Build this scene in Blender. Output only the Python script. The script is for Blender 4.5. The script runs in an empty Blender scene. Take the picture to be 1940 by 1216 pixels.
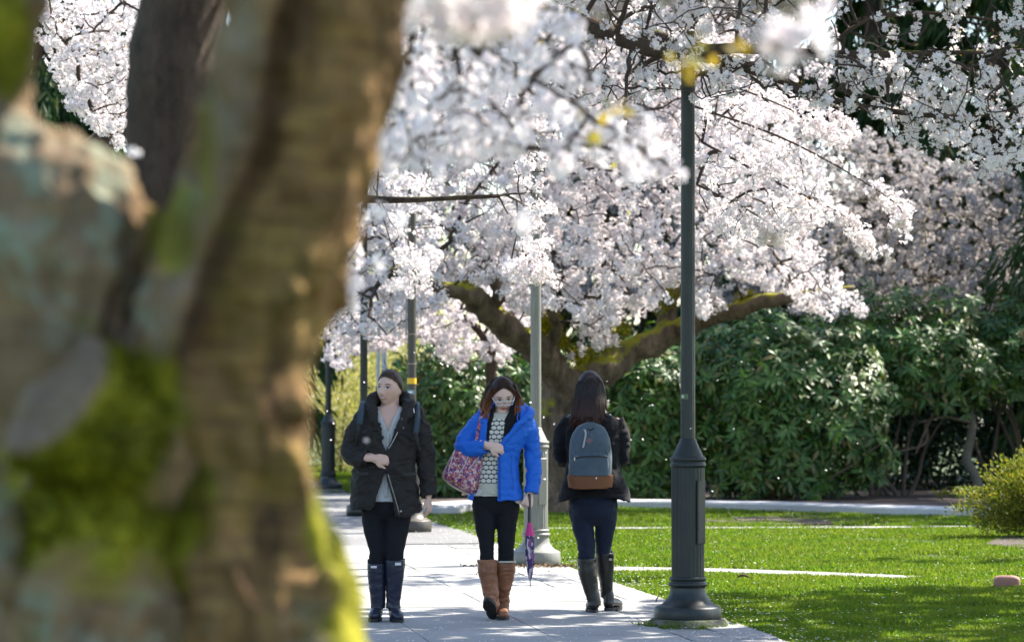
import bpy, bmesh, math, random
import numpy as np
from mathutils import Vector, Matrix, noise

rng = np.random.default_rng(11)
random.seed(11)
SC = bpy.context.scene
COL = SC.collection
pi = math.pi

# ---------------------------------------------------------------- camera, sky, sun, exposure
FPX, CAMZ, HZ, CX = 6650.0, 1.55, 750.0, 970.0        # photo pixels (1940 wide): focal length, eye height, horizon row, centre column
cam_d = bpy.data.cameras.new('camera')
cam = bpy.data.objects.new('camera', cam_d)
COL.objects.link(cam)
cam.location = (0, 0, CAMZ)
cam.rotation_euler = (pi / 2, 0, 0)
cam_d.sensor_width = 36.0
cam_d.lens = 36.0 * FPX / 1940.0
cam_d.shift_y = (HZ - 608.0) / 1940.0
cam_d.clip_start, cam_d.clip_end = 0.1, 1500.0
cam_d.dof.use_dof = True
cam_d.dof.focus_distance = 26.0
cam_d.dof.aperture_fstop = 3.6
cam_d.dof.aperture_blades = 0
SC.camera = cam

SUN_AZ, SUN_EL = math.radians(60), math.radians(50)    # azimuth measured from +Y (away from the camera) towards +X
sdir = Vector((math.sin(SUN_AZ) * math.cos(SUN_EL), math.cos(SUN_AZ) * math.cos(SUN_EL), math.sin(SUN_EL)))
W = bpy.data.worlds.new('World')
SC.world = W
W.use_nodes = True
nt = W.node_tree
nt.nodes.clear()
sky = nt.nodes.new('ShaderNodeTexSky')
sky.sky_type = 'NISHITA'
sky.sun_disc = False
sky.sun_elevation = SUN_EL
sky.sun_rotation = SUN_AZ
bg = nt.nodes.new('ShaderNodeBackground')
bg.inputs['Strength'].default_value = 0.115
wo = nt.nodes.new('ShaderNodeOutputWorld')
nt.links.new(sky.outputs[0], bg.inputs[0])
nt.links.new(bg.outputs[0], wo.inputs[0])
sun_d = bpy.data.lights.new('sun', 'SUN')
sun_d.energy = 5.0
sun_d.angle = math.radians(0.53)
sun_d.color = (1.0, 0.93, 0.82)
sun = bpy.data.objects.new('sun', sun_d)
COL.objects.link(sun)
sun.location = (30, 40, 60)
sun.rotation_euler = sdir.to_track_quat('Z', 'Y').to_euler()
vs = SC.view_settings
vs.view_transform = 'Standard'
vs.look = 'None'
vs.exposure = 1.75
vs.gamma = 1.0
vs.use_curve_mapping = False
SC.render.engine = 'CYCLES'
SC.cycles.use_denoising = True
SC.cycles.max_bounces = 7
SC.cycles.diffuse_bounces = 4
SC.cycles.glossy_bounces = 2
SC.cycles.transmission_bounces = 5
SC.cycles.transparent_max_bounces = 6
SC.cycles.caustics_reflective = False
SC.cycles.caustics_refractive = False
SC.cycles.sample_clamp_indirect = 6.0


def P(px, py, d):
    """photo pixel and distance -> world point"""
    return np.array([(px - CX) * d / FPX, d, CAMZ + (HZ - py) * d / FPX])


# ---------------------------------------------------------------- object helpers
def link(o, parent=None):
    COL.objects.link(o)
    if parent is not None:
        o.parent = parent
    return o


def tag(o, label=None, cat=None, group=None, kind=None):
    if label: o['label'] = label
    if cat: o['category'] = cat
    if group: o['group'] = group
    if kind: o['kind'] = kind
    return o


def empty(name, loc, label=None, cat=None, group=None):
    o = bpy.data.objects.new(name, None)
    o.empty_display_size = 0.2
    o.location = loc
    link(o)
    return tag(o, label, cat, group)


def make_mesh(name, V, Fs, mats=(), mi=None, smooth=True):
    me = bpy.data.meshes.new(name)
    V = np.asarray(V, np.float32).reshape(-1, 3)
    Fs = [np.asarray(f, np.int32) for f in Fs if f is not None and len(f)]
    me.vertices.add(len(V))
    me.vertices.foreach_set('co', V.ravel())
    nl = sum(f.size for f in Fs)
    npoly = sum(len(f) for f in Fs)
    me.loops.add(nl)
    me.polygons.add(npoly)
    if Fs:
        me.loops.foreach_set('vertex_index', np.concatenate([f.ravel() for f in Fs]))
        ls, s = [], 0
        for f in Fs:
            ls.append(s + np.arange(len(f), dtype=np.int32) * f.shape[1])
            s += f.size
        me.polygons.foreach_set('loop_start', np.concatenate(ls).astype(np.int32))
        if mi is not None:
            me.polygons.foreach_set('material_index', np.asarray(mi, np.int32))
        me.polygons.foreach_set('use_smooth', np.full(npoly, bool(smooth)))
    for m in (mats if isinstance(mats, (list, tuple)) else [mats]):
        me.materials.append(m)
    me.update(calc_edges=True)
    return me


def obj(name, V, Fs, mats, parent=None, smooth=True, mi=None, kind=None):
    V = np.asarray(V, np.float64).reshape(-1, 3)
    if parent is not None:
        p = parent
        while p is not None:
            V = V - np.array(p.location)
            p = p.parent
    o = bpy.data.objects.new(name, make_mesh(name, V, Fs, mats, mi, smooth))
    link(o, parent)
    if kind: o['kind'] = kind
    return o


class Geo:
    """collects vertices, quads and triangles"""
    def __init__(s):
        s.v, s.q, s.t, s.n = [], [], [], 0
        s.qm, s.tm = [], []

    def add(s, V, Q=None, T=None, m=0):
        V = np.asarray(V, float).reshape(-1, 3)
        if Q is not None and len(Q):
            s.q.append(np.asarray(Q, int) + s.n); s.qm.append(np.full(len(Q), m))
        if T is not None and len(T):
            s.t.append(np.asarray(T, int) + s.n); s.tm.append(np.full(len(T), m))
        s.v.append(V); s.n += len(V)
        return s

    def tube(s, *a, m=0, **k):
        return s.add(*tube(*a, **k), m=m)

    def get(s):
        V = np.concatenate(s.v) if s.v else np.zeros((0, 3))
        Q = np.concatenate(s.q) if s.q else np.zeros((0, 4), int)
        T = np.concatenate(s.t) if s.t else np.zeros((0, 3), int)
        mi = np.concatenate(s.qm + s.tm) if (s.qm or s.tm) else np.zeros(0, int)
        return V, [Q, T], mi

    def obj(s, name, mats, parent=None, smooth=True, kind=None):
        V, F, mi = s.get()
        return obj(name, V, F, mats, parent, smooth, mi, kind)


def frames(p):
    p = np.asarray(p, float)
    t = np.gradient(p, axis=0)
    t /= np.maximum(np.linalg.norm(t, axis=1, keepdims=True), 1e-9)
    up = np.array([0, 0, 1.0]) if abs(t[0, 2]) < 0.8 else np.array([1.0, 0, 0])
    u = np.cross(t[0], up); u /= np.linalg.norm(u)
    U = [u]
    for i in range(1, len(p)):
        u = U[-1] - t[i] * np.dot(U[-1], t[i])
        u /= max(np.linalg.norm(u), 1e-9)
        U.append(u)
    U = np.array(U)
    return t, U, np.cross(t, U)


def tube(p, r, n=8, cap=True, flat=None):
    """tube along points p with radius r; flat=(axis, factor) squashes every ring along an axis"""
    p = np.asarray(p, float); m = len(p)
    r = np.broadcast_to(np.asarray(r, float), (m,))
    _, U, B = frames(p)
    a = np.arange(n) * 2 * pi / n
    off = (U[:, None] * np.cos(a)[None, :, None] + B[:, None] * np.sin(a)[None, :, None]) * r[:, None, None]
    if flat is not None:
        ax = np.asarray(flat[0], float); ax = ax / np.linalg.norm(ax)
        off = off - (off @ ax)[..., None] * ax * (1 - flat[1])
    V = (p[:, None] + off).reshape(-1, 3)
    i = np.arange(m - 1)[:, None] * n; j = np.arange(n)[None]; k = (j + 1) % n
    Q = np.stack([i + j, i + k, i + n + k, i + n + j], -1).reshape(-1, 4)
    T = None
    if cap:
        V = np.vstack([V, p[:1], p[-1:]])
        j = np.arange(n); k = (j + 1) % n
        T = np.vstack([np.stack([np.full(n, m * n), k, j], 1), np.stack([np.full(n, m * n + 1), (m - 1) * n + j, (m - 1) * n + k], 1)])
    return V, Q, T


def spline(p, n):
    """Catmull-Rom through p (any columns), n samples"""
    p = np.asarray(p, float)
    q = np.vstack([2 * p[0] - p[1], p, 2 * p[-1] - p[-2]])
    t = np.linspace(0, len(p) - 1 - 1e-9, n)
    i = t.astype(int); f = (t - i)[:, None]
    a, b, c, d = q[i], q[i + 1], q[i + 2], q[i + 3]
    return 0.5 * (2 * b + (c - a) * f + (2 * a - 5 * b + 4 * c - d) * f ** 2 + (3 * b - a - 3 * c + d) * f ** 3)


def round_tube(p, r, n=12, k=5, flat=None):
    """tube with rounded ends through control points p / radii r"""
    p = np.asarray(p, float); r = np.broadcast_to(np.asarray(r, float), (len(p),))
    s = spline(np.column_stack([p, r]), k * (len(p) - 1) + 1)
    p, r = s[:, :3], s[:, 3]
    d0 = p[0] - p[1]; d0 /= np.linalg.norm(d0)
    d1 = p[-1] - p[-2]; d1 /= np.linalg.norm(d1)
    a = np.array([0.98, 0.75, 0.4])
    h0 = np.array([p[0] + d0 * r[0] * x for x in a]); h1 = np.array([p[-1] + d1 * r[-1] * x for x in a[::-1]])
    ra = np.sqrt(1 - a ** 2)
    return tube(np.vstack([h0, p, h1]), np.concatenate([r[0] * ra, r, r[-1] * ra[::-1]]), n, True, flat)


def ball(c, r, n=16, m=10, M=None):
    """ellipsoid"""
    th = np.linspace(0, pi, m + 1)[1:-1]; ph = np.arange(n) * 2 * pi / n
    V = np.stack([np.outer(np.sin(th), np.cos(ph)), np.outer(np.sin(th), np.sin(ph)), np.outer(np.cos(th), np.ones(n))], -1).reshape(-1, 3)
    V = np.vstack([V, [[0, 0, 1], [0, 0, -1]]]) * np.asarray(r, float)
    if M is not None: V = V @ np.asarray(M).T
    i = np.arange(m - 2)[:, None] * n; j = np.arange(n)[None]; k = (j + 1) % n
    Q = np.stack([i + j, i + n + j, i + n + k, i + k], -1).reshape(-1, 4)
    j = np.arange(n); k = (j + 1) % n; e = (m - 1) * n
    T = np.vstack([np.stack([np.full(n, e), j, k], 1), np.stack([np.full(n, e + 1), (m - 2) * n + k, (m - 2) * n + j], 1)])
    return V + np.asarray(c, float), Q, T


def box(c, s, M=None):
    x, y, z = np.asarray(s, float) / 2
    V = np.array([[-x, -y, -z], [x, -y, -z], [x, y, -z], [-x, y, -z], [-x, -y, z], [x, -y, z], [x, y, z], [-x, y, z]])
    if M is not None: V = V @ np.asarray(M).T
    return V + np.asarray(c, float), np.array([[0, 3, 2, 1], [4, 5, 6, 7], [0, 1, 5, 4], [1, 2, 6, 5], [2, 3, 7, 6], [3, 0, 4, 7]])


def bevel_box(c, s, b, M=None):
    """box with chamfered top edges"""
    x, y, z = np.asarray(s, float) / 2
    V = np.array([[-x, -y, -z], [x, -y, -z], [x, y, -z], [-x, y, -z], [-x, -y, z - b], [x, -y, z - b], [x, y, z - b], [-x, y, z - b],
                  [-x + b, -y + b, z], [x - b, -y + b, z], [x - b, y - b, z], [-x + b, y - b, z]])
    if M is not None: V = V @ np.asarray(M).T
    Q = [[0, 3, 2, 1], [8, 9, 10, 11], [0, 1, 5, 4], [1, 2, 6, 5], [2, 3, 7, 6], [3, 0, 4, 7], [4, 5, 9, 8], [5, 6, 10, 9], [6, 7, 11, 10], [7, 4, 8, 11]]
    return V + np.asarray(c, float), np.array(Q)


def lathe(prof, c=(0, 0, 0), n=32, flute=0, depth=0.0):
    """profile [(r,z)] turned round z; flute>0 cuts that many grooves"""
    prof = np.asarray(prof, float)
    a = np.arange(n) * 2 * pi / n
    g = 1 - depth * (0.5 + 0.5 * np.cos(a * flute)) if flute else np.ones(n)
    V = np.stack([prof[:, :1] * np.cos(a) * g, prof[:, :1] * np.sin(a) * g, prof[:, 1:] * np.ones(n)], -1).reshape(-1, 3) + np.asarray(c, float)
    m = len(prof)
    i = np.arange(m - 1)[:, None] * n; j = np.arange(n)[None]; k = (j + 1) % n
    return V, np.stack([i + j, i + k, i + n + k, i + n + j], -1).reshape(-1, 4)


def noise3(V, scale=1.0, seed=0.0):
    """Perlin noise per point"""
    V = np.asarray(V) * scale
    nf = noise.noise
    return np.array([nf((a + seed, b + seed * 1.7, c - seed)) for a, b, c in V.tolist()])


def vnoise(V, f, seed=0, oct=3):
    """fast smooth pseudo-noise from summed sines, about -1..1"""
    V = np.asarray(V, float)
    r = np.random.default_rng(seed)
    out = np.zeros(len(V)); tot = 0
    for o in range(oct):
        for _ in range(4):
            d = r.normal(size=3); d *= f * 2 ** o / np.linalg.norm(d)
            out += 0.5 ** o * np.sin(V @ d * 2 * pi + r.uniform(0, 6.28)) / 2.2
        tot += 0.5 ** o
    return out / tot


def unit(v):
    v = np.asarray(v, float)
    return v / np.maximum(np.linalg.norm(v, axis=-1, keepdims=True), 1e-9)


def remesh(V, F, voxel, smooth=4, solid=0.0, ratio=None):
    """voxel-union of overlapping closed shells -> one continuous surface"""
    me = make_mesh('tmp', V, F)
    o = bpy.data.objects.new('tmp', me)
    COL.objects.link(o)
    if solid:
        s = o.modifiers.new('s', 'SOLIDIFY'); s.thickness = solid; s.offset = 0
    m = o.modifiers.new('r', 'REMESH'); m.mode = 'VOXEL'; m.voxel_size = voxel; m.use_smooth_shade = True
    if smooth:
        k = o.modifiers.new('k', 'SMOOTH'); k.iterations = smooth; k.factor = 0.5
    if ratio:
        k = o.modifiers.new('d', 'DECIMATE'); k.ratio = ratio
    bpy.context.view_layer.update()
    dg = bpy.context.evaluated_depsgraph_get()
    ev = o.evaluated_get(dg)
    m2 = ev.to_mesh()
    nv = len(m2.vertices)
    V2 = np.empty(nv * 3, np.float32); m2.vertices.foreach_get('co', V2)
    N2 = np.empty(nv * 3, np.float32); m2.vertices.foreach_get('normal', N2)
    n = len(m2.loops); L = np.empty(n, np.int32); m2.loops.foreach_get('vertex_index', L)
    k = len(m2.polygons); S = np.empty(k, np.int32); m2.polygons.foreach_get('loop_start', S)
    T = np.empty(k, np.int32); m2.polygons.foreach_get('loop_total', T)
    Fs = []
    for c in np.unique(T):
        idx = S[T == c]
        Fs.append(L[idx[:, None] + np.arange(c)[None]])
    ev.to_mesh_clear()
    bpy.data.objects.remove(o)
    bpy.data.meshes.remove(me)
    return V2.reshape(-1, 3).astype(float), Fs, N2.reshape(-1, 3).astype(float)


# ---------------------------------------------------------------- material helpers
class NT:
    def __init__(s, name):
        s.m = bpy.data.materials.new(name); s.m.use_nodes = True
        s.t = s.m.node_tree; s.t.nodes.clear()
        s.out = s.t.nodes.new('ShaderNodeOutputMaterial')

    def n(s, typ, _o=0, **k):
        nd = s.t.nodes.new('ShaderNode' + typ)
        for a, v in k.items():
            if a.startswith('_'):
                setattr(nd, a[1:], v); continue
            key = int(a[1:]) if a[0] == 'i' and a[1:].isdigit() else a.replace('_', ' ')
            sk = nd.inputs[key]
            if isinstance(v, bpy.types.NodeSocket): s.t.links.new(v, sk)
            elif isinstance(v, bpy.types.Node): s.t.links.new(v.outputs[0], sk)
            else:
                if isinstance(v, tuple) and len(v) == 3 and sk.type == 'RGBA': v = (*v, 1)
                sk.default_value = v
        return nd

    def math(s, op, a, b=0.0, c=0.0): return s.n('Math', _operation=op, i0=a, i1=b, i2=c).outputs[0]
    def vmath(s, op, a, b=(0, 0, 0)): return s.n('VectorMath', _operation=op, i0=a, i1=b).outputs[0]
    def obj(s): return s.n('TexCoord').outputs['Object']
    def pos(s): return s.n('NewGeometry').outputs['Position']
    def island(s): return s.n('NewGeometry').outputs['Random Per Island']

    def noise(s, scale, vec=None, detail=4, rough=0.55, out=0):
        k = dict(Scale=float(scale), Detail=float(detail), Roughness=rough)
        if vec is not None: k['Vector'] = vec
        return s.n('TexNoise', **k).outputs[out]

    def ramp(s, fac, stops, interp='LINEAR'):
        nd = s.n('ValToRGB', Fac=fac)
        e = nd.color_ramp; e.interpolation = interp
        while len(e.elements) < len(stops): e.elements.new(0.5)
        for el, (p, c) in zip(e.elements, stops):
            el.position = p
            el.color = (*c, 1) if isinstance(c, tuple) else (c, c, c, 1)
        return nd.outputs[0]

    def mix(s, fac, a, b, blend='MIX'):
        nd = s.t.nodes.new('ShaderNodeMix'); nd.data_type = 'RGBA'; nd.blend_type = blend
        for key, v in ((0, fac), (6, a), (7, b)):
            sk = nd.inputs[key]
            if isinstance(v, bpy.types.NodeSocket): s.t.links.new(v, sk)
            else:
                if key and isinstance(v, tuple) and len(v) == 3: v = (*v, 1)
                sk.default_value = v
        return nd.outputs[2]

    def sep(s, v): return s.n('SeparateXYZ', Vector=v).outputs
    def maprange(s, v, a, b, c=0.0, d=1.0): return s.n('MapRange', Value=v, From_Min=a, From_Max=b, To_Min=c, To_Max=d).outputs[0]
    def scale(s, v, k): return s.n('Mapping', Vector=v, Scale=k).outputs[0]
    def bump(s, h, strength=0.4, dist=0.01): return s.n('Bump', Strength=strength, Distance=dist, Height=h).outputs[0]

    def principled(s, color, rough=0.6, normal=None, **k):
        a = dict(Base_Color=color, Roughness=rough)
        if normal is not None: a['Normal'] = normal
        a.update(k)
        return s.n('BsdfPrincipled', **a).outputs[0]

    def done(s, shader):
        s.t.links.new(shader, s.out.inputs[0]); return s.m


def simple(name, col, rough=0.6, var=0.12, scale=6.0, bump=0.0, bscale=40.0, metal=0.0, spec=0.5):
    t = NT(name)
    o = t.obj()
    f = t.noise(scale, o)
    c = t.mix(f, tuple(x * (1 - var) for x in col), tuple(min(1, x * (1 + var)) for x in col))
    nrm = t.bump(t.noise(bscale, o), bump, 0.01) if bump else None
    return t.done(t.principled(c, rough, nrm, Metallic=metal, Specular_IOR_Level=spec))


def leafy(name, cols, rough=0.45, trans=0.35, tcol=None, spec=0.5, tgain=1.3):
    """two-sided leaf or petal: diffuse + gloss in front, light let through from behind, colour varied per piece"""
    t = NT(name)
    r = t.island()
    n = len(cols)
    c = t.ramp(r, [(i / max(1, n - 1), cc) for i, cc in enumerate(cols)])
    p = t.principled(c, rough, Specular_IOR_Level=spec)
    tc = t.mix(1.0, c, tuple(tcol), 'MULTIPLY') if tcol else c
    tr = t.n('BsdfTranslucent', Color=tc).outputs[0]
    return t.done(t.n('MixShader', Fac=trans, i1=p, i2=tr).outputs[0])

# ---------------------------------------------------------------- ground, path, kerb
def edge_x(y):                       # right edge of the paved strip (grass beyond it)
    return 1.695 - 0.128 * (y - 22.1)

def main_x(y):                       # right edge of the main slabs, left edge of the strip of small setts
    return edge_x(y) - 0.60

PATH_W = 3.35
PD = unit(np.array([-0.128, 1.0, 0.0])); PR = np.array([PD[1], -PD[0], 0.0])   # along / across the path

def m_lawn_soil():
    t = NT('lawn_soil')
    f = t.noise(3.0, t.pos()); g = t.noise(60, t.pos())
    c = t.mix(f, (0.035, 0.06, 0.012), (0.055, 0.09, 0.02))
    c = t.mix(t.maprange(g, .55, .75), c, (0.06, 0.045, 0.025))
    return t.done(t.principled(c, 0.9))

def m_concrete(name, a, b, bump=0.35):
    t = NT(name)
    p = t.pos()
    f = t.noise(1.1, p, 5); g = t.noise(26, p, 4, .7); sp = t.noise(240, p, 2)
    c = t.mix(f, a, b)
    c = t.mix(t.maprange(g, .45, .75, 0, .55), c, tuple(x * .62 for x in a))
    c = t.mix(t.maprange(sp, .6, .72, 0, .5), c, tuple(x * .45 for x in a))
    c = t.mix(t.maprange(t.noise(.55, t.scale(p, (1, .5, 1)), 5, .65), .42, .62, .45, 0), c, tuple(x * .55 for x in a))
    c = t.mix(t.math('MULTIPLY', t.n('ObjectInfo').outputs['Random'], .22), c, tuple(x * .6 for x in a))
    return t.done(t.principled(c, 0.85, t.bump(t.mix(.5, g, sp), bump, .01)))

M_SOIL = m_lawn_soil()
M_SLAB = m_concrete('concrete_slab', (0.30, 0.30, 0.29), (0.37, 0.365, 0.35))
M_SETT = m_concrete('concrete_sett', (0.28, 0.275, 0.265), (0.36, 0.35, 0.33))
M_JOINT = simple('joint_dirt', (0.06, 0.055, 0.045), 0.95, .3, 30)
M_ASPH = m_concrete('worn_asphalt', (0.17, 0.17, 0.17), (0.22, 0.22, 0.22), .6)
M_KERB = m_concrete('pale_kerb', (0.45, 0.46, 0.47), (0.55, 0.55, 0.55), .2)
M_PLINTH = None

g = Geo()
xs = np.array([-150, 150.0]); ys = np.array([-20, 260.0])
g.add([[xs[0], ys[0], 0], [xs[1], ys[0], 0], [xs[1], ys[1], 0], [xs[0], ys[1], 0]], [[0, 1, 2, 3]])
lawn = g.obj('lawn_ground', M_SOIL, kind='structure')
tag(lawn, 'flat lawn ground spreading under the trees', None)

def strip(y0, y1, fl, fr, z):
    ys = np.linspace(y0, y1, 30)
    V = np.concatenate([np.column_stack([fl(ys), ys, np.full(30, z)]), np.column_stack([fr(ys), ys, np.full(30, z)])])
    i = np.arange(29)
    return V, np.stack([i, i + 30, i + 31, i + 1], 1)[:, ::-1]

path = empty('path', (0, 22, 0)); path['kind'] = 'structure'
path['label'] = 'pale concrete paved path running between the lamp posts'
V, Q = strip(3, 36.0, lambda y: main_x(y) - PATH_W, edge_x, 0.006)
obj('path_bed', V, [Q], M_JOINT, path, False)
V, Q = strip(36.0, 130, lambda y: main_x(y) - PATH_W, edge_x, 0.014)
obj('path_surface', V, [Q], M_ASPH, path, False)
# slabs: rows 0.6 m deep, four to a row, tops a little uneven; shared meshes
R3 = np.column_stack([PR, PD, [0, 0, 1]])
def slab_mesh(name, w, l, h, mat):
    V, Q = bevel_box((0, 0, 0), (w, l, h), 0.003, R3)
    return make_mesh(name, V, [Q], mat, smooth=False)
slabm = slab_mesh('slab', 0.809, 0.610, 0.06, M_SLAB)
sa = np.array([main_x(22.1), 22.1, 0.0])
for i in range(-22, 23):
    for j in range(4):
        c = sa + PD * (i * 0.615) - PR * (0.4075 + j * 0.815 + .006)
        o = bpy.data.objects.new('slab', slabm); link(o, path)
        o.location = Vector(c) + Vector((0, -22, 0.0)) - Vector((0, 0, 0)) + Vector((random.uniform(-.002, .002), 0, random.uniform(-.003, .002)))
        o.rotation_euler = (random.uniform(-.003, .003), random.uniform(-.003, .003), 0)
settm = slab_mesh('sett', 0.29, 0.60, 0.05, M_SETT)
for i in range(-22, 23):
    for j in range(2):
        c = sa + PD * (i * 0.615 + .3 * j) + PR * (0.155 + j * 0.297)
        o = bpy.data.objects.new('sett', settm); link(o, path)
        o.location = Vector(c) + Vector((0, -22, random.uniform(-.005, .004)))
        o.rotation_euler = (random.uniform(-.012, .012), random.uniform(-.012, .012), random.uniform(-.01, .01))

# gravelly apron where the path meets the lawn behind the second lamp
def ground_poly(name, pts, z, mat, label):
    V = np.array([[x, y, z] for x, y in pts]); n = len(V)
    c = V.mean(0, keepdims=True)
    V = np.vstack([V, c]); i = np.arange(n)
    o = obj(name, V, [np.stack([i, (i + 1) % n, np.full(n, n)], 1)], mat, None, False, kind='structure')
    o['label'] = label
    return o
def gpt(px, py):
    d = CAMZ * FPX / (py - HZ); return ((px - CX) * d / FPX, d)
ground_poly('apron', [gpt(740, 1034), gpt(925, 1032), gpt(915, 1006), gpt(770, 1003)], 0.021, M_ASPH, 'dark gravelly apron across the path behind the walkers')

# thin pale strips across the lawn
def cross_strip(name, pts, w, z, mat, label):
    p = spline(np.array([(*gpt(*q), 0) for q in pts]), 30)
    t = unit(np.gradient(p, axis=0)); nrm = np.column_stack([-t[:, 1], t[:, 0], np.zeros(30)])
    w = np.linspace(w[0], w[1], 30)[:, None]
    V = np.vstack([p - nrm * w / 2, p + nrm * w / 2]); V[:, 2] = z
    i = np.arange(29)
    o = obj(name, V, [np.stack([i, i + 30, i + 31, i + 1], 1)[:, ::-1]], mat, None, False, kind='structure')
    o['label'] = label
M_PALE = m_concrete('pale_strip', (0.30, 0.29, 0.27), (0.36, 0.35, 0.32))
cross_strip('cross_path', [(1150, 1080), (1330, 1083), (1520, 1089), (1720, 1097)], (.7, .5), .018, M_PALE, 'narrow pale strip crossing the lawn from the second lamp')
cross_strip('edging_strip', [(1020, 1003), (1300, 1002), (1600, 1001), (1860, 999)], (.4, .4), .018, M_PALE, 'faint pale edging strip across the shaded lawn')
M_MULCH = simple('bark_mulch', (0.06, 0.042, 0.034), .95, .5, 40, .8, 30)
cross_strip('bare_soil', [(1385, 983), (1450, 985), (1520, 990), (1580, 994)], (2.4, 1.6), .02, M_MULCH, 'bare earth patch strewn with petals in the lawn')

# pale kerb along the planting bed, a real step
def kerb_line(pts, h, w, name, label):
    p = spline(np.array([(*gpt(*q), 0) for q in pts]), 40)
    t = unit(np.gradient(p, axis=0)); nrm = np.column_stack([-t[:, 1], t[:, 0], np.zeros(40)])
    w = np.broadcast_to(np.asarray(w, float), (2,)); w = np.linspace(w[0], w[1], 40)[:, None]
    prof = [(0, 0), (0, h - .02), (.02, h), (1.0, h), (1.0, 0)]
    V = []
    for a, z in prof:
        q = p + nrm * w * a if a >= .9 else p + nrm * a
        q = q.copy(); q[:, 2] = z; V.append(q)
    V = np.vstack(V); i = np.arange(39); Q = []
    for k in range(4): Q.append(np.stack([k * 40 + i, k * 40 + i + 1, (k + 1) * 40 + i + 1, (k + 1) * 40 + i], 1))
    o = obj(name, V, [np.vstack(Q)], M_KERB, None, False, kind='structure'); o['label'] = label
kerb_line([(800, 976), (860, 975), (930, 967), (1060, 963), (1200, 964), (1400, 968), (1600, 974), (1850, 981), (2200, 988)], .115, (.75, .75), 'bed_kerb', 'long pale concrete kerb in front of the rhododendron bed')
pts = [gpt(760, 976), gpt(930, 963), gpt(1200, 960), gpt(1600, 968), gpt(2200, 982)]
bed = [(x, y + .6) for x, y in pts] + [(14, 62), (-1.5, 62), (-2.2, 54)]
ground_poly('planting_bed', bed, 0.05, M_MULCH, 'dark soil bed under the rhododendrons')

# ---------------------------------------------------------------- grass blades
def m_grass():
    t = NT('grass_blade'); p = t.pos()
    c = t.ramp(t.island(), [(0, (0.05, 0.11, 0.010)), (.35, (0.09, 0.17, 0.014)), (.7, (0.135, 0.21, 0.02)), (1, (0.20, 0.22, 0.05))])
    n1 = t.noise(.9, p, 4, .6); n2 = t.noise(3.2, p, 3)
    c = t.mix(t.maprange(n1, .42, .68, 0, .6), c, (0.19, 0.21, 0.035))
    c = t.mix(t.maprange(n2, .55, .75, 0, .5), c, (0.045, 0.10, 0.014))
    tr = t.n('BsdfTranslucent', Color=t.mix(1.0, c, (1.05, 1.15, .5), 'MULTIPLY')).outputs[0]
    return t.done(t.n('MixShader', Fac=.55, i1=t.principled(c, .6, Specular_IOR_Level=.18), i2=tr).outputs[0])
M_GRASS = m_grass()
def grass(name, X, Y, hmin, hmax, label, w=.006):
    n = len(X)
    h = rng.uniform(hmin, hmax, n) * (1 + .35 * vnoise(np.column_stack([X, Y, 0 * X]), .8, 5))
    a = rng.uniform(0, 2 * pi, n)
    lean = rng.normal(0, .35, (n, 2)) * h[:, None]
    ww = w * rng.uniform(.7, 1.4, n)
    b = np.column_stack([X, Y, np.zeros(n)])
    d = np.column_stack([np.cos(a), np.sin(a), np.zeros(n)]) * ww[:, None]
    mid = b + np.column_stack([lean * .35, h * .6]); tip = b + np.column_stack([lean, h])
    V = np.stack([b - d, b + d, mid + d * .75, mid - d * .75, tip], 1).reshape(-1, 3)
    i = np.arange(n)[:, None] * 5
    o = obj(name, V, [i + np.array([[0, 1, 2, 3]]), i + np.array([[3, 2, 4]])], M_GRASS, None, True, kind='stuff')
    tag(o, label, 'grass')
STRIPS = []
def near_curve(X, Y, pts, w):
    p = spline(np.array([(*gpt(*q), 0) for q in pts]), 60)[:, :2]
    yy = np.interp(X, p[:, 0], p[:, 1]); inside = (X > p[0, 0]) & (X < p[-1, 0])
    return inside & (np.abs(Y - yy) < w / 2)
n = 380000
Y = 20.5 + 31.5 * rng.random(n) ** 1.25
xr = Y * 970 / FPX + .5
X = edge_x(Y) - .02 + (xr - edge_x(Y)) * rng.random(n)
ok = X > edge_x(Y) + .05 * vnoise(np.column_stack([X * 0, Y, Y * 0]), .9, 3)
ok &= ~(near_curve(X, Y, [(1150, 1080), (1330, 1083), (1520, 1089), (1720, 1097)], .8) & (rng.random(n) < .985))
ok &= ~(near_curve(X, Y, [(1020, 1003), (1300, 1002), (1600, 1001), (1860, 999)], .5) & (rng.random(n) < .97))
ok &= ~(near_curve(X, Y, [(1385, 983), (1450, 985), (1520, 990), (1580, 994)], 2.0) & (rng.random(n) < .93))
kp = spline(np.array([(*gpt(*q), 0) for q in [(800, 976), (860, 975), (930, 967), (1060, 963), (1200, 964), (1400, 968), (1600, 974), (1850, 981), (2200, 988)]]), 80)
ok &= Y < np.interp(X, kp[:, 0], kp[:, 1]) - .02
ok &= np.hypot(X - 1.17, Y - 23.35) > .27
# thin worn grass near the second lamp, where petals lie
wear = np.exp(-(((X - edge_x(Y)) / .7) ** 2)) * (Y > 24) * (Y < 31)
ok &= rng.random(n) > wear * .45
ok &= rng.random(n) > np.clip(vnoise(np.column_stack([X, Y, 0 * X]), .55, 15, 3) - .38, 0, 1) * 2.2
grass('lawn_grass', X[ok], Y[ok], .024, .05, 'short bright green mown grass of the lawn')
n = 60000
Y = 12 + 60 * rng.random(n) ** 1.2
X = main_x(Y) - PATH_W - 2.6 * rng.random(n)
grass('verge_grass', X, Y, .03, .07, 'green grass verge left of the paved path')
n = 26000
Y = 50 + 24 * rng.random(n); X = edge_x(Y) + 1.6 * rng.random(n)
ok = X < -1.6
grass('far_grass', X[ok], Y[ok], .06, .12, 'sunlit grass beside the farthest lamp post', .012)
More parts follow.
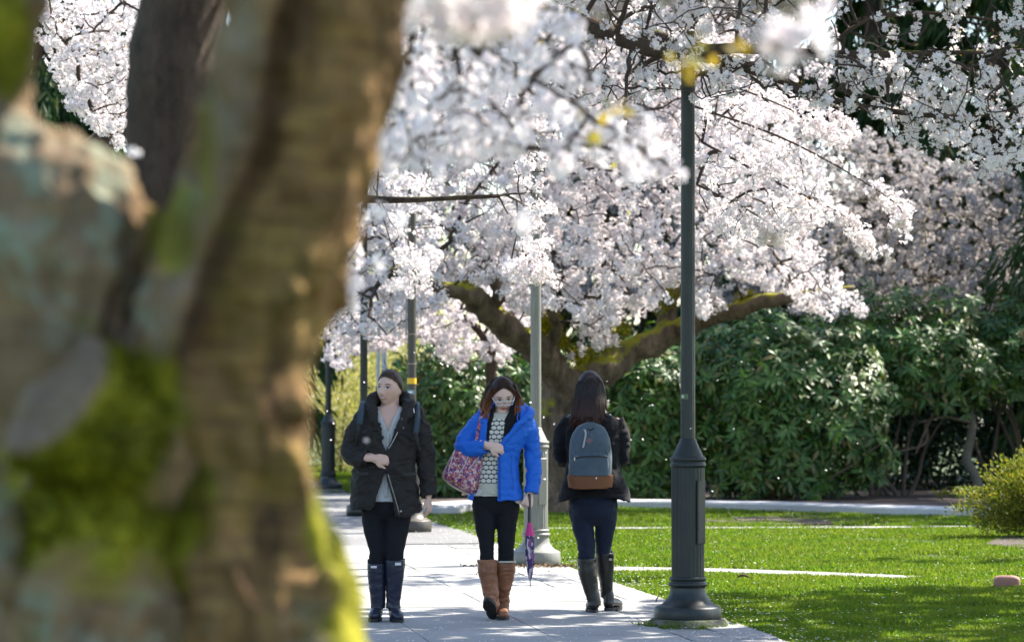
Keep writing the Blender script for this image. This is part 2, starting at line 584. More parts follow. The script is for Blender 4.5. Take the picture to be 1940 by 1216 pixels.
# tufts round the plinth of the nearest lamp
n = 700
a = rng.uniform(pi * .75, pi * 2.25, n); r = .285 + np.abs(rng.normal(0, .03, n))
keep = rng.random(n) < .35 + .65 * (np.sin(a * 5 + 1) > 0)
grass('plinth_tufts', (1.17 + r * np.cos(a))[keep], (23.35 + r * np.sin(a))[keep], .02, .05, 'grass tufts growing round the mossy foot of the nearest lamp')

# ---------------------------------------------------------------- lamp posts
def paint(name, col, rough=.42):
    t = NT(name); o = t.obj()
    f = t.noise(5, o, 5, .65); s = t.noise(70, o, 3)
    st = t.noise(9, t.scale(o, (6, 6, .5)), 4)
    c = t.mix(f, tuple(x * .75 for x in col), tuple(x * 1.25 for x in col))
    c = t.mix(t.maprange(st, .52, .7, 0, .4), c, tuple(x * 1.7 + .01 for x in col))
    c = t.mix(t.maprange(s, .66, .74, 0, .55), c, (.10, .09, .075))
    return t.done(t.principled(c, t.maprange(f, .3, .7, rough - .08, rough + .15), t.bump(s, .08, .004), Specular_IOR_Level=.45))
M_LAMP = paint('dark_green_paint', (0.009, 0.0145, 0.013), .42)
M_LAMP2 = paint('sunlit_grey_paint', (0.16, 0.165, 0.145))  # pale copy of the lamp paint: sunlight put into the colour
M_LAMP3 = paint('brown_green_paint', (0.05, 0.045, 0.036))
M_GLASS = simple('lamp_globe', (0.75, 0.75, 0.72), .3)
def m_plinth():
    t = NT('mossy_concrete'); p = t.pos()
    f = t.noise(9, p, 5, .7); g = t.noise(60, p)
    c = t.mix(g, (.09, .085, .07), (.18, .17, .15))
    c = t.mix(t.maprange(f, .42, .6), c, (.05, .07, .015))
    return t.done(t.principled(c, .95, t.bump(g, .7, .02)))
M_PLINTH = m_plinth()

def lamp(x, y, s, mat, label, group, head=True, plinth=True, rot=0.0, top=4.45):
    root = empty('street_lamp', (x, y, 0), label, 'street lamp', group)
    c = (x, y, 0)
    if plinth:
        V, Q = lathe([(.0, .0), (.30, .0), (.285, .03), (.262, .062), (.245, .072), (0, .073)], c, 36)
        V[:, :2] += (vnoise(V, 3, 4) * .012)[:, None]
        obj('plinth', V, [Q], M_PLINTH, root)
    z0 = .066 if plinth else .012
    base = [(0, z0), (.222, z0), (.226, .075), (.222, .143), (.216, .150), (.205, .156)]
    base += [(.118 + .088 * (1 - math.sin(k * pi / 2 / 9)) ** 1.0, .156 + .118 * (1 - math.cos(k * pi / 2 / 9)) ** .8) for k in range(1, 10)]
    base += [(.116, .284), (.128, .288), (.131, .300), (.128, .312), (.116, .316), (.116, .326), (.122, .329), (.124, .339), (.120, .348), (.109, .351)]
    V, Q = lathe(base, c, 40); obj('base', V, [Q], mat, root)
    V, Q = lathe([(.1095, .35), (.1095, .37), (.112, 1.05), (.112, 1.078)], c, 96, 24, .055); obj('fluted_shaft', V, [Q], mat, root)
    V, Q = lathe([(.11, 1.075), (.119, 1.08), (.121, 1.092), (.119, 1.104), (.113, 1.108), (.113, 1.116), (.120, 1.12), (.122, 1.131), (.119, 1.143), (.106, 1.147), (.104, 1.150),
                  (.060, 1.243), (.057, 1.247), (.056, 1.262), (.050, 1.266)], c, 40); obj('collar', V, [Q], mat, root)
    V, Q = lathe([(.0495, 1.26), (.0475, top * .6), (.0455, top)], c, 64, 16, .06); obj('pole', V, [Q], mat, root)
    # access door with its edge line, on the lower shaft
    a = rot
    M = Matrix.Rotation(a, 3, 'Z')
    V, Q = bevel_box((0, 0, 0), (.085, .42, .012), .004, np.array(M @ Matrix.Rotation(pi / 2, 3, 'X')))
    V = V + np.array(M @ Vector((0, -.1085, .78))) + np.array(c); obj('access_door', V, [Q], mat, root, False)
    if head:
        V, Q = lathe([(.046, top), (.09, top + .02), (.10, top + .06), (.06, top + .08)], c, 24); obj('lamp_neck', V, [Q], mat, root)
        V, Q = lathe([(.06, top + .08), (.15, top + .14), (.2, top + .27), (.19, top + .40), (.10, top + .51), (.0, top + .53)], c, 28); gl = obj('lamp_globe', V, [Q], M_GLASS, root)
        V, Q = lathe([(.11, top + .50), (.07, top + .56), (.02, top + .60), (.015, top + .68), (0, top + .69)], c, 20); obj('finial', V, [Q], mat, root)
    return root
LG = 'lamp posts along the right edge of the path'
L1 = lamp(1.17, 23.35, 1, M_LAMP, 'nearest dark green lamp post standing on a mossy plinth beside the lawn', LG, rot=.9)
L2 = lamp(.215, 31.7, 1, M_LAMP2, 'lamp post coloured pale as if sunlit, right behind the woman in the blue jacket', LG, plinth=False, rot=.6)
L3 = lamp(-1.13, 39.6, 1, M_LAMP3, 'brown lamp post with a yellow band, behind the woman in black jacket', LG, plinth=False)
L4 = lamp(-1.90, 45.0, 1, M_LAMP, 'dark lamp post between the white pole and the farthest lamp', LG, plinth=False)
L5 = lamp(-2.93, 56.0, 1, M_LAMP, 'farthest dark lamp post with its whole fluted base showing', LG, plinth=True)
# stickers and bands
def band(root, z0, z1, r, mat, name, a0=0, a1=2 * pi):
    a = np.linspace(a0, a1, 25)
    V = np.vstack([np.column_stack([r * np.cos(a), r * np.sin(a), np.full(25, z)]) for z in (z0, z1)]) + np.array([root.location.x, root.location.y, 0])
    i = np.arange(24); return obj(name, V, [np.stack([i, i + 1, i + 26, i + 25], 1)], mat, root)
zc = lambda py, d: CAMZ + (HZ - py) * d / FPX
band(L3, zc(727, 39.6), zc(716, 39.6), .0515, simple('yellow_tape', (.75, .42, .02), .4), 'yellow_band')
band(L3, zc(747, 39.6), zc(738, 39.6), .0512, simple('blue_label', (.12, .2, .26), .4), 'label_sticker', pi * 1.1, pi * 1.7)
band(L3, zc(747, 39.6) + .018, zc(747, 39.6) + .036, .0516, simple('white_label', (.7, .72, .74), .4), 'sticker_text', pi * 1.25, pi * 1.55)
for py in (634, 690): band(L3, zc(py, 39.6), zc(py - 2, 39.6), .0514, simple('tie_band', (.3, .22, .18), .5), 'tie_band')
MS = simple('green_sticker', (.07, .10, .05), .4)
st = band(L1, zc(756, 23.35), zc(746, 23.35), .0525, MS, 'sticker', pi * 1.12, pi * 1.5)
tmp = band(L1, zc(753.5, 23.35), zc(748.5, 23.35), .0529, simple('pale_sticker', (.42, .5, .36), .4), 'sticker_text', pi * 1.2, pi * 1.32)
# bracket strip on the side of the banded lamp
V, Q = box((-1.13 - .062, 39.6, zc(600, 39.6)), (.02, .03, .42)); obj('side_bracket', V, [Q], simple('grey_bracket', (.25, .25, .26), .5), L3, False)

# white double pole behind
wp = empty('sign_pole', P(722, 700, 60) * [1, 1, 0], 'slim white twin pole behind the head of the woman in black', 'pole')
MW = simple('white_metal', (.62, .65, .68), .45)
for px, r in ((728, .046), (716.5, .03)):
    g = Geo(); q = P(px, 0, 60); g.tube([[q[0], 60, 0], [q[0], 60, 5.2]], r, 14); g.obj('post', MW, wp)
g = Geo(); g.add(*box((P(722, 0, 60)[0], 60, 3.4), (.13, .02, .05))); g.obj('bracket', MW, wp, False)

# the rounded reddish stone on the lawn
q = gpt(1907, 1115)
V, Q, T = ball((q[0], q[1], .052), (.112, .085, .072), 28, 16)
nrm = unit(V - np.array([q[0], q[1], .05]))
s = np.sign(V - np.array([q[0], q[1], .05])) * np.abs(nrm) ** .5
V = np.array([q[0], q[1], .045]) + s * [.104, .08, .062] + (vnoise(V, 9, 2) * .004)[:, None]
st = obj('stone', V, [Q, T], simple('red_sandstone', (.30, .155, .12), .8, .35, 25, .35, 60))
tag(st, 'small rounded reddish stone block sitting on the lawn', 'stone')
# small curved dry twig at the path edge, and a dry leaf in the lawn
q = gpt(1250, 1148)
g = Geo(); g.tube(spline([[q[0] - .03, q[1], .03], [q[0] - .02, q[1], .06], [q[0] + .0, q[1], .085], [q[0] + .035, q[1], .10]], 9), np.linspace(.006, .003, 9), 6)
tag(g.obj('twig', simple('dry_twig', (.08, .05, .03), .9)), 'curled dry twig sticking up at the edge of the path', 'twig')
q = gpt(1408, 1106)
V = spline([[q[0] - .055, q[1], .052], [q[0] - .03, q[1], .068], [q[0], q[1], .074], [q[0] + .03, q[1], .068], [q[0] + .055, q[1], .052]], 11)
g = Geo(); g.tube(V, np.array([.002, .006, .009, .011, .012, .012, .012, .011, .009, .006, .002]), 6)
tag(g.obj('dry_leaf', simple('dry_leaf', (.07, .04, .02), .8)), 'curled dark dry leaf lying in the lawn beside the nearest lamp', 'leaf')

# ---------------------------------------------------------------- people: helpers
GZ = .031                                   # top of the paving


class Fig:
    """photo pixels -> this figure's space (her own distance, real metres); y is depth, towards the camera negative"""
    def __init__(s, cx, ground, d): s.cx, s.g, s.d, s.k = cx, ground, d, d / FPX
    def __call__(s, px, py, y=0.0): return np.array([(px - CX) * s.k, s.d + y, (s.g - py) * s.k + GZ])
    def pts(s, L): return np.array([s(q[0], q[1], q[2] if len(q) > 2 else 0.0) for q in L])
    def base(s): return np.array([(s.cx - CX) * s.k, s.d, GZ])


def se(c, e): return np.sign(c) * np.abs(c) ** (2.0 / e)


def ring(f, py, xl, xr, yf, yb, ol=None, orr=None, n=56, e=2.3, drop=None, y0=0.0):
    """horizontal ring of cloth or body between pixel columns xl..xr; open in front between ol and orr"""
    cx, rx = (xl + xr) / 2, (xr - xl) / 2
    if ol is None: th = np.arange(n) * 2 * pi / n - pi / 2
    else:
        ang = lambda x: -math.acos(float(np.clip(np.sign((x - cx) / rx) * abs((x - cx) / rx) ** (e / 2), -1, 1)))
        th = np.linspace(ang(orr), 2 * pi + ang(ol), n)
    x = cx + rx * se(np.cos(th), e)
    y = se(np.sin(th), e); y = np.where(y < 0, y * yf, y * yb) + y0
    z = np.full(n, float(py))
    if drop is not None: z = z + drop(th, x)
    return np.column_stack([(x - CX) * f.k, f.d + y, (f.g - z) * f.k + GZ])


def resample(rings, m):
    R = np.array(rings); k, n, _ = R.shape
    return spline(R.reshape(k, -1), m).reshape(m, n, 3)


def thick(G_, th, wrap):
    """grid (m,n,3) of cloth -> closed shell of thickness th"""
    m, n, _ = G_.shape
    du = np.gradient(G_, axis=0)
    dv = (np.roll(G_, -1, 1) - np.roll(G_, 1, 1)) if wrap else np.gradient(G_, axis=1)
    N = unit(np.cross(dv, du))
    A, B = (G_ + N * th / 2).reshape(-1, 3), (G_ - N * th / 2).reshape(-1, 3)
    i = np.arange(m - 1)[:, None] * n; nn = n if wrap else n - 1
    j = np.arange(nn)[None]; k = (j + 1) % n
    q = np.stack([i + j, i + k, i + n + k, i + n + j], -1).reshape(-1, 4)
    o = m * n; Q = [q, q[:, ::-1] + o]
    j = j[0]; k = k[0]
    Q.append(np.stack([j + o, k + o, k, j], 1)); b = (m - 1) * n
    Q.append(np.stack([b + j, b + k, b + k + o, b + j + o], 1))
    if not wrap:
        i = np.arange(m - 1) * n
        Q.append(np.stack([i, i + n, i + n + o, i + o], 1)); i = i + n - 1
        Q.append(np.stack([i + o, i + n + o, i + n, i], 1))
    return np.vstack([A, B]), np.vstack(Q)


def loft(G_):
    """closed body from a stack of closed rings"""
    m, n, _ = G_.shape
    V = np.vstack([G_.reshape(-1, 3), G_[0].mean(0)[None], G_[-1].mean(0)[None]])
    i = np.arange(m - 1)[:, None] * n; j = np.arange(n)[None]; k = (j + 1) % n
    Q = np.stack([i + j, i + k, i + n + k, i + n + j], -1).reshape(-1, 4)
    j = j[0]; k = k[0]
    return V, Q, np.vstack([np.stack([np.full(n, m * n), k, j], 1), np.stack([np.full(n, m * n + 1), (m - 1) * n + j, (m - 1) * n + k], 1)])


def sleeve(f, L, th=.01, n=20, m=22):
    """open cloth tube: rows (px, py, y, radius px)"""
    a = np.array([[*f(q[0], q[1], q[2]), q[3] * f.k] for q in L])
    s = spline(a, m)
    _, U, B = frames(s[:, :3])
    t = np.arange(n) * 2 * pi / n
    Gd = s[:, None, :3] + (U[:, None] * np.cos(t)[None, :, None] + B[:, None] * np.sin(t)[None, :, None]) * s[:, None, 3:4]
    return thick(Gd, th, True)


def rtube(f, L, n=14, k=5):
    a = np.array([[*f(q[0], q[1], q[2]), q[3] * f.k] for q in L])
    return round_tube(a[:, :3], a[:, 3], n, k)


def cloth(name, g, voxel, mat, parent, folds=.005, seed=1, smooth=5, fine=.0022, stretch=(1, 1, 2.0)):
    V, Fs, _ = g.get()
    V, Fs, N = remesh(V, Fs, voxel, smooth)
    s = np.array(stretch)
    q = V + .03 * np.column_stack([vnoise(V, 4, seed + 5, 2), vnoise(V, 4, seed + 6, 2), vnoise(V, 4, seed + 7, 2)])
    w = vnoise(q * s, 3.6, seed, 3)
    w = 1 - 2 * np.abs(w)                                      # ridged: folds with soft valleys
    V = V + N * (w * folds + vnoise(q * s, 11, seed + 1, 2) * fine)[:, None]
    return obj(name, V, Fs, mat, parent)


def hand(wr, fwd, back, thumb, curl=.5, L=1.0, spread=.0, tc=.4):
    """palm, four jointed fingers and a thumb as closed shells"""
    f = unit(np.array(fwd, float)); n = np.array(back, float); n = unit(n - f * (n @ f)); t = np.cross(f, n) * thumb
    wr = np.array(wr, float); g = Geo()
    g.add(*round_tube([wr - f * .05 * L, wr, wr + f * .02 * L], [.028 * L, .026 * L, .027 * L], 12, 3, (n, .8)))
    g.add(*round_tube([wr + f * .015 * L, wr + f * .05 * L, wr + f * .082 * L], [.033 * L, .041 * L, .040 * L], 14, 4, (n, .40)))
    for o, ln, r, c in ((.0315, .070, .0074, .92), (.0105, .080, .0077, .98), (-.0105, .075, .0074, 1.06), (-.0305, .058, .0066, 1.16)):
        p = wr + f * (.086 - abs(o - .008) * .25) * L + t * o * L; P_ = [p - f * .02 * L, p]; a = .0
        for s_ in (.45, .32, .26):
            a += curl * c
            d = f * math.cos(a) - n * math.sin(a) + t * spread * o * 12
            p = p + unit(d) * ln * s_ * L * 1.05; P_.append(p)
        g.add(*round_tube(P_, np.array([.010, 1.05 * r, r, .92 * r, .8 * r]) * L, 9, 3))
    p = wr + f * .028 * L + t * .026 * L; d = unit(t * .75 + f * .75 - n * .25)
    P_ = [p - t * .012 * L, p + d * .028 * L]; d = unit(t * (.6 - tc) + f * .9 - n * tc * .6); P_ += [P_[-1] + d * .028 * L, P_[-1] + d * .052 * L]
    g.add(*round_tube(P_, np.array([.0150, .0118, .0105, .0085]) * L, 9, 3))
    return g


def head_local(n=48, m=36):
    V, Q, T = ball((0, 0, 0), (1, 1, 1), n, m)
    u = unit(V); x, y, z = u[:, 0] * .074, u[:, 1] * .094, u[:, 2] * .112
    k = np.clip(-u[:, 2], 0, 1)
    x = x * (1 - .30 * k ** 1.6)
    y = np.where(y > 0, y * (1 - .42 * k), y * (1 - .03 * k))
    y = np.where(y < -.075, -.075 + (y + .075) * .75, y)
    fr = np.clip((-u[:, 1] - .1) / .3, 0, 1)
    G1 = lambda v, s: np.exp(-(v / s) ** 2)
    tn = np.clip((.012 - z) / .05, 0, 1) * np.clip((z + .058) / .014, 0, 1)
    dy = -.022 * tn * G1(x, .009 + .006 * tn) + .008 * G1(np.abs(x) - .031, .014) * G1(z - .001, .011) - .004 * G1(z - .021, .008) * G1(x, .045)
    dy += -.0065 * G1(z + .066, .010) * G1(x, .022) + .004 * G1(z + .083, .006) * G1(x, .025) - .007 * G1(z + .101, .012) * G1(x, .02) - .004 * G1(np.abs(x) - .04, .018) * G1(z + .032, .02)
    return np.column_stack([x, y + dy * fr, z]), Q, T
HL = head_local()
HF = head_local(140, 104)


def rot(yaw, pitch, roll=0.0):
    """yaw turns the face to the picture's left, pitch lifts it (degrees)"""
    return np.array(Matrix.Rotation(math.radians(-yaw), 3, 'Z') @ Matrix.Rotation(math.radians(roll), 3, 'Y') @ Matrix.Rotation(math.radians(-pitch), 3, 'X'))


def m_skin(name, col, lip, brow, teeth=False, iris=(.03, .018, .012), red=None):
    t = NT(name)
    hc = t.n('Attribute', _attribute_name='headco').outputs['Vector']
    s = t.sep(hc); ab = t.n('CombineXYZ', X=t.math('ABSOLUTE', s[0]), Y=s[1], Z=s[2]).outputs[0]
    fr = t.maprange(s[1], -.02, -.04)
    def el(cx, cz, rx, rz, soft=.35, v=ab):
        d = t.vmath('MULTIPLY', t.vmath('SUBTRACT', v, (cx, 0, cz)), (1 / rx, 0, 1 / rz))
        return t.math('MULTIPLY', t.maprange(t.n('VectorMath', _operation='LENGTH', i0=d).outputs['Value'], 1 + soft, 1 - soft), fr)
    p = t.obj()
    c = t.mix(t.noise(22, p), tuple(x * .92 for x in col), tuple(min(1, x * 1.06) for x in col))
    c = t.mix(t.math('MULTIPLY', el(.040, -.030, .022, .020, .9), .35), c, (col[0] * 1.0, col[1] * .72, col[2] * .66))
    c = t.mix(t.math('MULTIPLY', el(.031, .002, .021, .014, .6), .45), c, tuple(x * .5 for x in col))
    c = t.mix(el(.031, -.0005, .0135, .0058), c, (.55, .52, .5))
    c = t.mix(el(.031, -.0002, .0065, .0060), c, iris)
    c = t.mix(el(.031, .0056, .0165, .0030), c, (.02, .012, .01))
    c = t.mix(t.math('MULTIPLY', el(.033, .0215, .0195, .0040), .9), c, brow)
    c = t.mix(t.math('MULTIPLY', el(.008, -.050, .0035, .0022), .35), c, tuple(x * .35 for x in col))
    c = t.mix(el(0, -.067, .0235, .0095), c, lip)
    if teeth: c = t.mix(el(0, -.0665, .0165, .0042), c, (.68, .64, .58))
    else: c = t.mix(el(0, -.0675, .0215, .0014), c, tuple(x * .3 for x in lip))
    return t.done(t.principled(c, .5, None, Subsurface_Weight=.12, Subsurface_Radius=(.012, .005, .003), Subsurface_Scale=.6, Specular_IOR_Level=.35))


def body(name, g, hc, hR, mat, label, voxel=.0055, hs=1.0):
    V, Q, T = HL; g.add(V * hs @ hR.T + hc, Q, T)
    for sx in (-1, 1): g.add(*ball(hc + hR @ (np.array([sx * .0725, .012, -.006]) * hs), np.array([.009, .017, .029]) * hs, 12, 8, hR))
    V, Fs, _ = g.get()
    V, Fs, N = remesh(V, Fs, voxel, 2)
    o = obj(name, V, Fs, mat)
    a = o.data.attributes.new('headco', 'FLOAT_VECTOR', 'POINT')
    a.data.foreach_set('vector', ((V - hc) @ hR / hs).astype(np.float32).ravel())
    tag(o, label, 'person')
    return o


def m_cloth(name, col, rough=.85, weave=420, var=.18, sheen=.0, bump=.25, seams=None, wear=None):
    t = NT(name); o = t.obj()
    f = t.noise(9, o, 5, .6); w = t.noise(weave, o, 2)
    c = t.mix(f, tuple(x * (1 - var) for x in col), tuple(x * (1 + var) for x in col))
    c = t.mix(t.maprange(w, .4, .65, 0, .35), c, tuple(x * .6 for x in col))
    if wear: c = t.mix(t.maprange(t.noise(30, o, 4, .7), .55, .7, 0, .5), c, wear)
    return t.done(t.principled(c, rough, t.bump(t.mix(.5, t.noise(60, t.scale(o, (1, 1, 2.5)), 4), w), bump, .006), Sheen_Weight=sheen, Specular_IOR_Level=.3))


def m_hair(name, a, b, tip=None, z0=0, z1=1, tr_=.2):
    t = NT(name); o = t.obj()
    st = t.noise(130, t.scale(o, (1, 1, .06)), 3, .6)
    c = t.mix(t.maprange(st, .35, .65), a, b)
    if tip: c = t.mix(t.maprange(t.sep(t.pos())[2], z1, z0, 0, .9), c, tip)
    p = t.principled(c, .48, t.bump(st, .5, .004), Specular_IOR_Level=.28)
    tr = t.n('BsdfTranslucent', Color=t.mix(1.0, c, (3.0, 1.9, 1.2), 'MULTIPLY')).outputs[0]
    return t.done(t.n('MixShader', Fac=tr_, i1=p, i2=tr).outputs[0])


def hair_cap(hc, hR, line, off=.010, hs=1.0, th=.010):
    """shell over the skull where line(unit direction) > 0"""
    V, Q, T = HF
    u = unit(V); N = u
    V2 = V * 1.02 + N * off * np.clip(line(u) * 3, .15, 1)[:, None]
    keep = line(u) > 0
    Qk = Q[keep[Q].all(1)]; Tk = T[keep[T].all(1)]
    return V2 * hs @ hR.T + hc, Qk, Tk


def foot(o, dirx, diry, pitch, L, mat_up, mat_sole, sole_h=.022, w=.045, heel=.0):
    """shoe shells: returns (upper geo, sole verts/faces); o = heel-contact point on the ground"""
    d = unit(np.array([dirx, diry, 0.0])); r = np.array([-d[1], d[0], 0]); u = np.array([0, 0, 1.0])
    a = math.radians(pitch); f = d * math.cos(a) + u * math.sin(a); up = u * math.cos(a) - d * math.sin(a)
    M = lambda x, y, z: np.array(o) + f * x + r * y + up * z
    g = Geo()
    g.add(*round_tube([M(.035, 0, .055), M(.09, 0, .055), M(.17, 0, .046), M(.215, 0, .040)], [.036, .039, .043, .034], 16, 4, (up, .82)))
    g.add(*round_tube([M(.04, 0, .05), M(.045, 0, .12)], [.037, .038], 14, 3))
    t = np.linspace(0, 2 * pi, 28, endpoint=False)
    x = .122 - .134 * np.cos(t) * (L / .25); y = w * np.sin(t) * (1 + .12 * -np.cos(t)) * (1 - .18 * np.exp(-((x - .095) / .03) ** 2))
    S = Geo()
    lo = np.array([M(a_, b, 0.0 + (.008 if .07 < a_ < .12 else 0)) for a_, b in zip(x, y)]); hi = np.array([M(a_, b, sole_h) for a_, b in zip(x, y)])
    S.add(*loft(np.array([lo * .5 + lo.mean(0) * .5, lo, hi, hi * .5 + hi.mean(0) * .5])))
    # tread bars under the sole
    for k in range(7):
        S.add(*box(M(.025 + .032 * k, 0, -.002), (.055, .012, .006), np.column_stack([r, f, up])))
    return g, S


def flat_strip(p, w, th, side, name, mat, parent):
    """a webbing strap along points p: width w across `side`"""
    p = spline(np.asarray(p, float), 24)
    t = unit(np.gradient(p, axis=0)); s = np.broadcast_to(np.asarray(side, float), p.shape)
    s = unit(s - t * (s * t).sum(1, keepdims=True)); n = np.cross(t, s)
    R = np.stack([p + s * w / 2 + n * th / 2, p - s * w / 2 + n * th / 2, p - s * w / 2 - n * th / 2, p + s * w / 2 - n * th / 2], 1)
    V, Q, T = loft(R)
    return obj(name, V, [Q, T], mat, parent)


def pillow(outline, thick_, n_ring=5, back=True):
    """soft bag from a closed outline (k,3) in a plane facing the camera"""
    c = outline.mean(0); R = []
    for s_, h in ((.0, 1), (.5, .93), (.8, .68), (.95, .32), (1.0, 0), (.95, -.32), (.8, -.68), (.5, -.93), (.0, -1)):
        R.append(c + (outline - c) * max(s_, .02) + np.array([0, -h * thick_ / 2, 0]))
    return loft(np.array(R))


M_NAVY = m_cloth('navy_strap', (.02, .032, .05), .7)
M_SOLE = simple('black_sole', (.012, .012, .012), .7)
M_LEGG = m_cloth('black_leggings', (.009, .009, .012), .9, 500)
M_WHITE = simple('white_patch', (.6, .6, .6), .5)
M_METAL = simple('zip_metal', (.35, .34, .32), .35, metal=.8)

# ---------------------------------------------------------------- woman in the dark jacket (W1)
f = Fig(738, 1183, 23.8); k_ = f.k
hc, hR = f(738, 745, -.03), rot(28, 6, 3); HS = 1.05
g = Geo()
g.add(*loft(resample([ring(f, *q, n=40) for q in [(975, 694, 774, .10, .12), (940, 690, 779, .11, .13), (890, 700, 770, .10, .10), (840, 698, 775, .12, .11), (805, 696, 784, .11, .11), (790, 700, 775, .09, .10), (778, 716, 760, .07, .08)]], 30)))
g.add(*rtube(f, [(739, 800, .0, 20), (739, 775, -.005, 17.5), (740, 748, -.015, 16.5)]))
g.add(*rtube(f, [(697, 806, 0, 15), (668, 866, -.04, 12), (706, 874, -.18, 8.0)]))
g.add(*rtube(f, [(784, 806, 0, 15), (803, 866, .01, 12), (812, 946, -.04, 7.5)]))
for a in ([(708, 965, 0, 17), (708, 1005, -.01, 14), (715, 1050, -.02, 10), (714, 1120, .0, 8)], [(757, 965, 0, 17), (753, 1005, -.02, 15), (748, 1050, -.04, 11), (747, 1120, -.0, 8)]): g.add(*rtube(f, a))
h = hand(f(708, 876, -.195), (1, .12, -.10), (.05, -1, .25), 1, .55, .93); V, F_, _ = h.get(); g.add(V, F_[0], F_[1])
h = hand(f(812, 948, -.045), (.08, -.15, -1), (.9, -.35, 0), 1, .33, .93); V, F_, _ = h.get(); g.add(V, F_[0], F_[1])
w1 = body('person', g, hc, hR, m_skin('fair_skin', (.60, .39, .31), (.46, .17, .15), (.05, .03, .02), True),
          'woman in dark open jacket and navy rain boots looking up to one side', hs=HS)
# trousers
g = Geo()
g.add(*loft(resample([ring(f, *q, n=40) for q in [(996, 715, 753, .05, .05), (986, 702, 766, .085, .09), (973, 690, 776, .11, .13), (950, 688, 780, .12, .135), (925, 694, 774, .11, .12)]], 12)))
g.add(*rtube(f, [(708, 965, 0, 24), (708, 1005, -.01, 20.5), (715, 1050, -.02, 15.5), (713, 1075, -.01, 15), (714, 1100, 0, 13)], 18)); g.add(*rtube(f, [(757, 965, 0, 25), (753, 1005, -.02, 23), (748, 1050, -.04, 18), (748, 1075, -.03, 16), (748, 1100, -.02, 13)], 18))
cloth('leggings', g, .007, M_LEGG, w1, .0025, 3, 14, fine=.001)
# blouse
M_BLOUSE = m_cloth('grey_blouse', (.46, .47, .47), .85, 380, .06, bump=.3)
g = Geo()
rows = [(958, 690, 780, .125, .13), (935, 690, 779, .128, .13), (900, 697, 772, .122, .12), (855, 695, 776, .128, .12), (825, 694, 780, .128, .115), (805, 694, 784, .122, .11), (790, 700, 778, .105, .10), (779, 712, 764, .085, .085)]
vn = {825: (735, 737), 805: (728, 744), 790: (721, 752), 779: (719, 757)}
V, Q = thick(resample([ring(f, *q, *vn.get(q[0], (735.2, 736.2)), n=56) for q in rows], 34), .006, False); g.add(V, Q)
bl = cloth('blouse', g, .006, M_BLOUSE, w1, .004, 9, 3, .0015, (1.6, 1, .7))
# placket with small buttons
q = f.pts([(736, 828, -.134), (736, 850, -.136), (735, 880, -.134), (734, 920, -.134), (733, 950, -.131)])
flat_strip(q, .022, .004, (1, 0, 0), 'placket', M_BLOUSE, bl)
for py in (834, 850, 936):
    V, Q, T = ball(f(736, py, -.139), (.005, .003, .005), 8, 6); obj('button', V, [Q, T], M_WHITE, bl)
# jacket
M_J1 = m_cloth('charcoal_jacket', (.020, .0175, .0165), .8, 300, .35, bump=.5, wear=(.045, .04, .036))
g = Geo()
dr = lambda th, x: 15 * np.exp(-((x - 766) / 26) ** 2) * (np.sin(th) < 0)
rows = [(973, 667, 797, .165, .16, 706, 752), (955, 667, 794, .165, .16, 712, 748), (930, 668, 789, .162, .155, 720, 741), (905, 670, 785, .16, .15, 729, 733), (880, 671, 785, .16, .145, 731, 734), (858, 672, 788, .16, .145, 730, 735),
        (840, 672, 794, .16, .145, 726, 742), (820, 672, 799, .155, .14, 720, 752), (800, 672, 804, .14, .135, 714, 760), (786, 680, 799, .12, .12, 711, 765), (774, 693, 786, .10, .11, 712, 766), (764, 702, 777, .085, .10, 712, 767)]
V, Q = thick(resample([ring(f, *q, n=72, drop=(dr if q[0] > 950 else None)) for q in rows], 44), .013, False); g.add(V, Q)
g.add(*sleeve(f, [(697, 799, 0, 20), (680, 826, .0, 21), (667, 862, -.035, 18.5), (684, 875, -.11, 16.5), (702, 874, -.185, 13)], .012)); g.add(*sleeve(f, [(782, 800, 0, 19), (798, 830, .0, 18.5), (806, 870, .01, 16.5), (810, 910, -.01, 15), (813, 948, -.04, 13.5)], .012))
# thick hood folded round the neck
g.add(*rtube(f, [(724, 838, -.15, 4), (712, 806, -.14, 8), (704, 780, -.085, 11), (709, 764, -.01, 11), (722, 760, .07, 12), (742, 760, .085, 13), (762, 762, .065, 12), (774, 770, -.01, 12), (775, 786, -.09, 12), (763, 812, -.145, 9), (748, 842, -.155, 4)], 12, 6))
j1 = cloth('jacket', g, .0065, M_J1, w1, .009, 17, 3, .0036)
# front edge with zip and snaps, cuffs, pocket flaps
M_TRIM = m_cloth('jacket_trim', (.03, .027, .025), .7)
flat_strip(f.pts([(735, 905, -.178), (742, 930, -.176), (751, 960, -.172), (758, 985, -.168)]), .018, .006, (1, 0, 0), 'front_band', M_TRIM, j1)
flat_strip(f.pts([(737, 905, -.182), (744, 930, -.180), (753, 960, -.176), (758, 980, -.172)]), .0035, .003, (1, 0, 0), 'zip', M_METAL, j1)
flat_strip(f.pts([(764, 800, -.168), (757, 822, -.178), (744, 848, -.178), (737, 858, -.176)]), .006, .004, (1, 0, 0), 'zip', M_METAL, j1)
for px, py, y in ((761, 975, -.178), (765, 818, -.172), (679, 903, -.135), (786, 905, -.135), (687, 800, -.14)):
    V, Q, T = ball(f(px, py, y), (.008, .004, .008), 10, 6); obj('snap', V, [Q, T], M_METAL, j1)
for a, b in (((676, 902), (700, 907)), ((762, 909), (789, 902))):
    c = (f(*a, -.165) + f(*b, -.165)) / 2
    V, Q = bevel_box(c, (.085, .012, .022), .004); obj('pocket_flap', V, [Q], M_TRIM, j1, False)
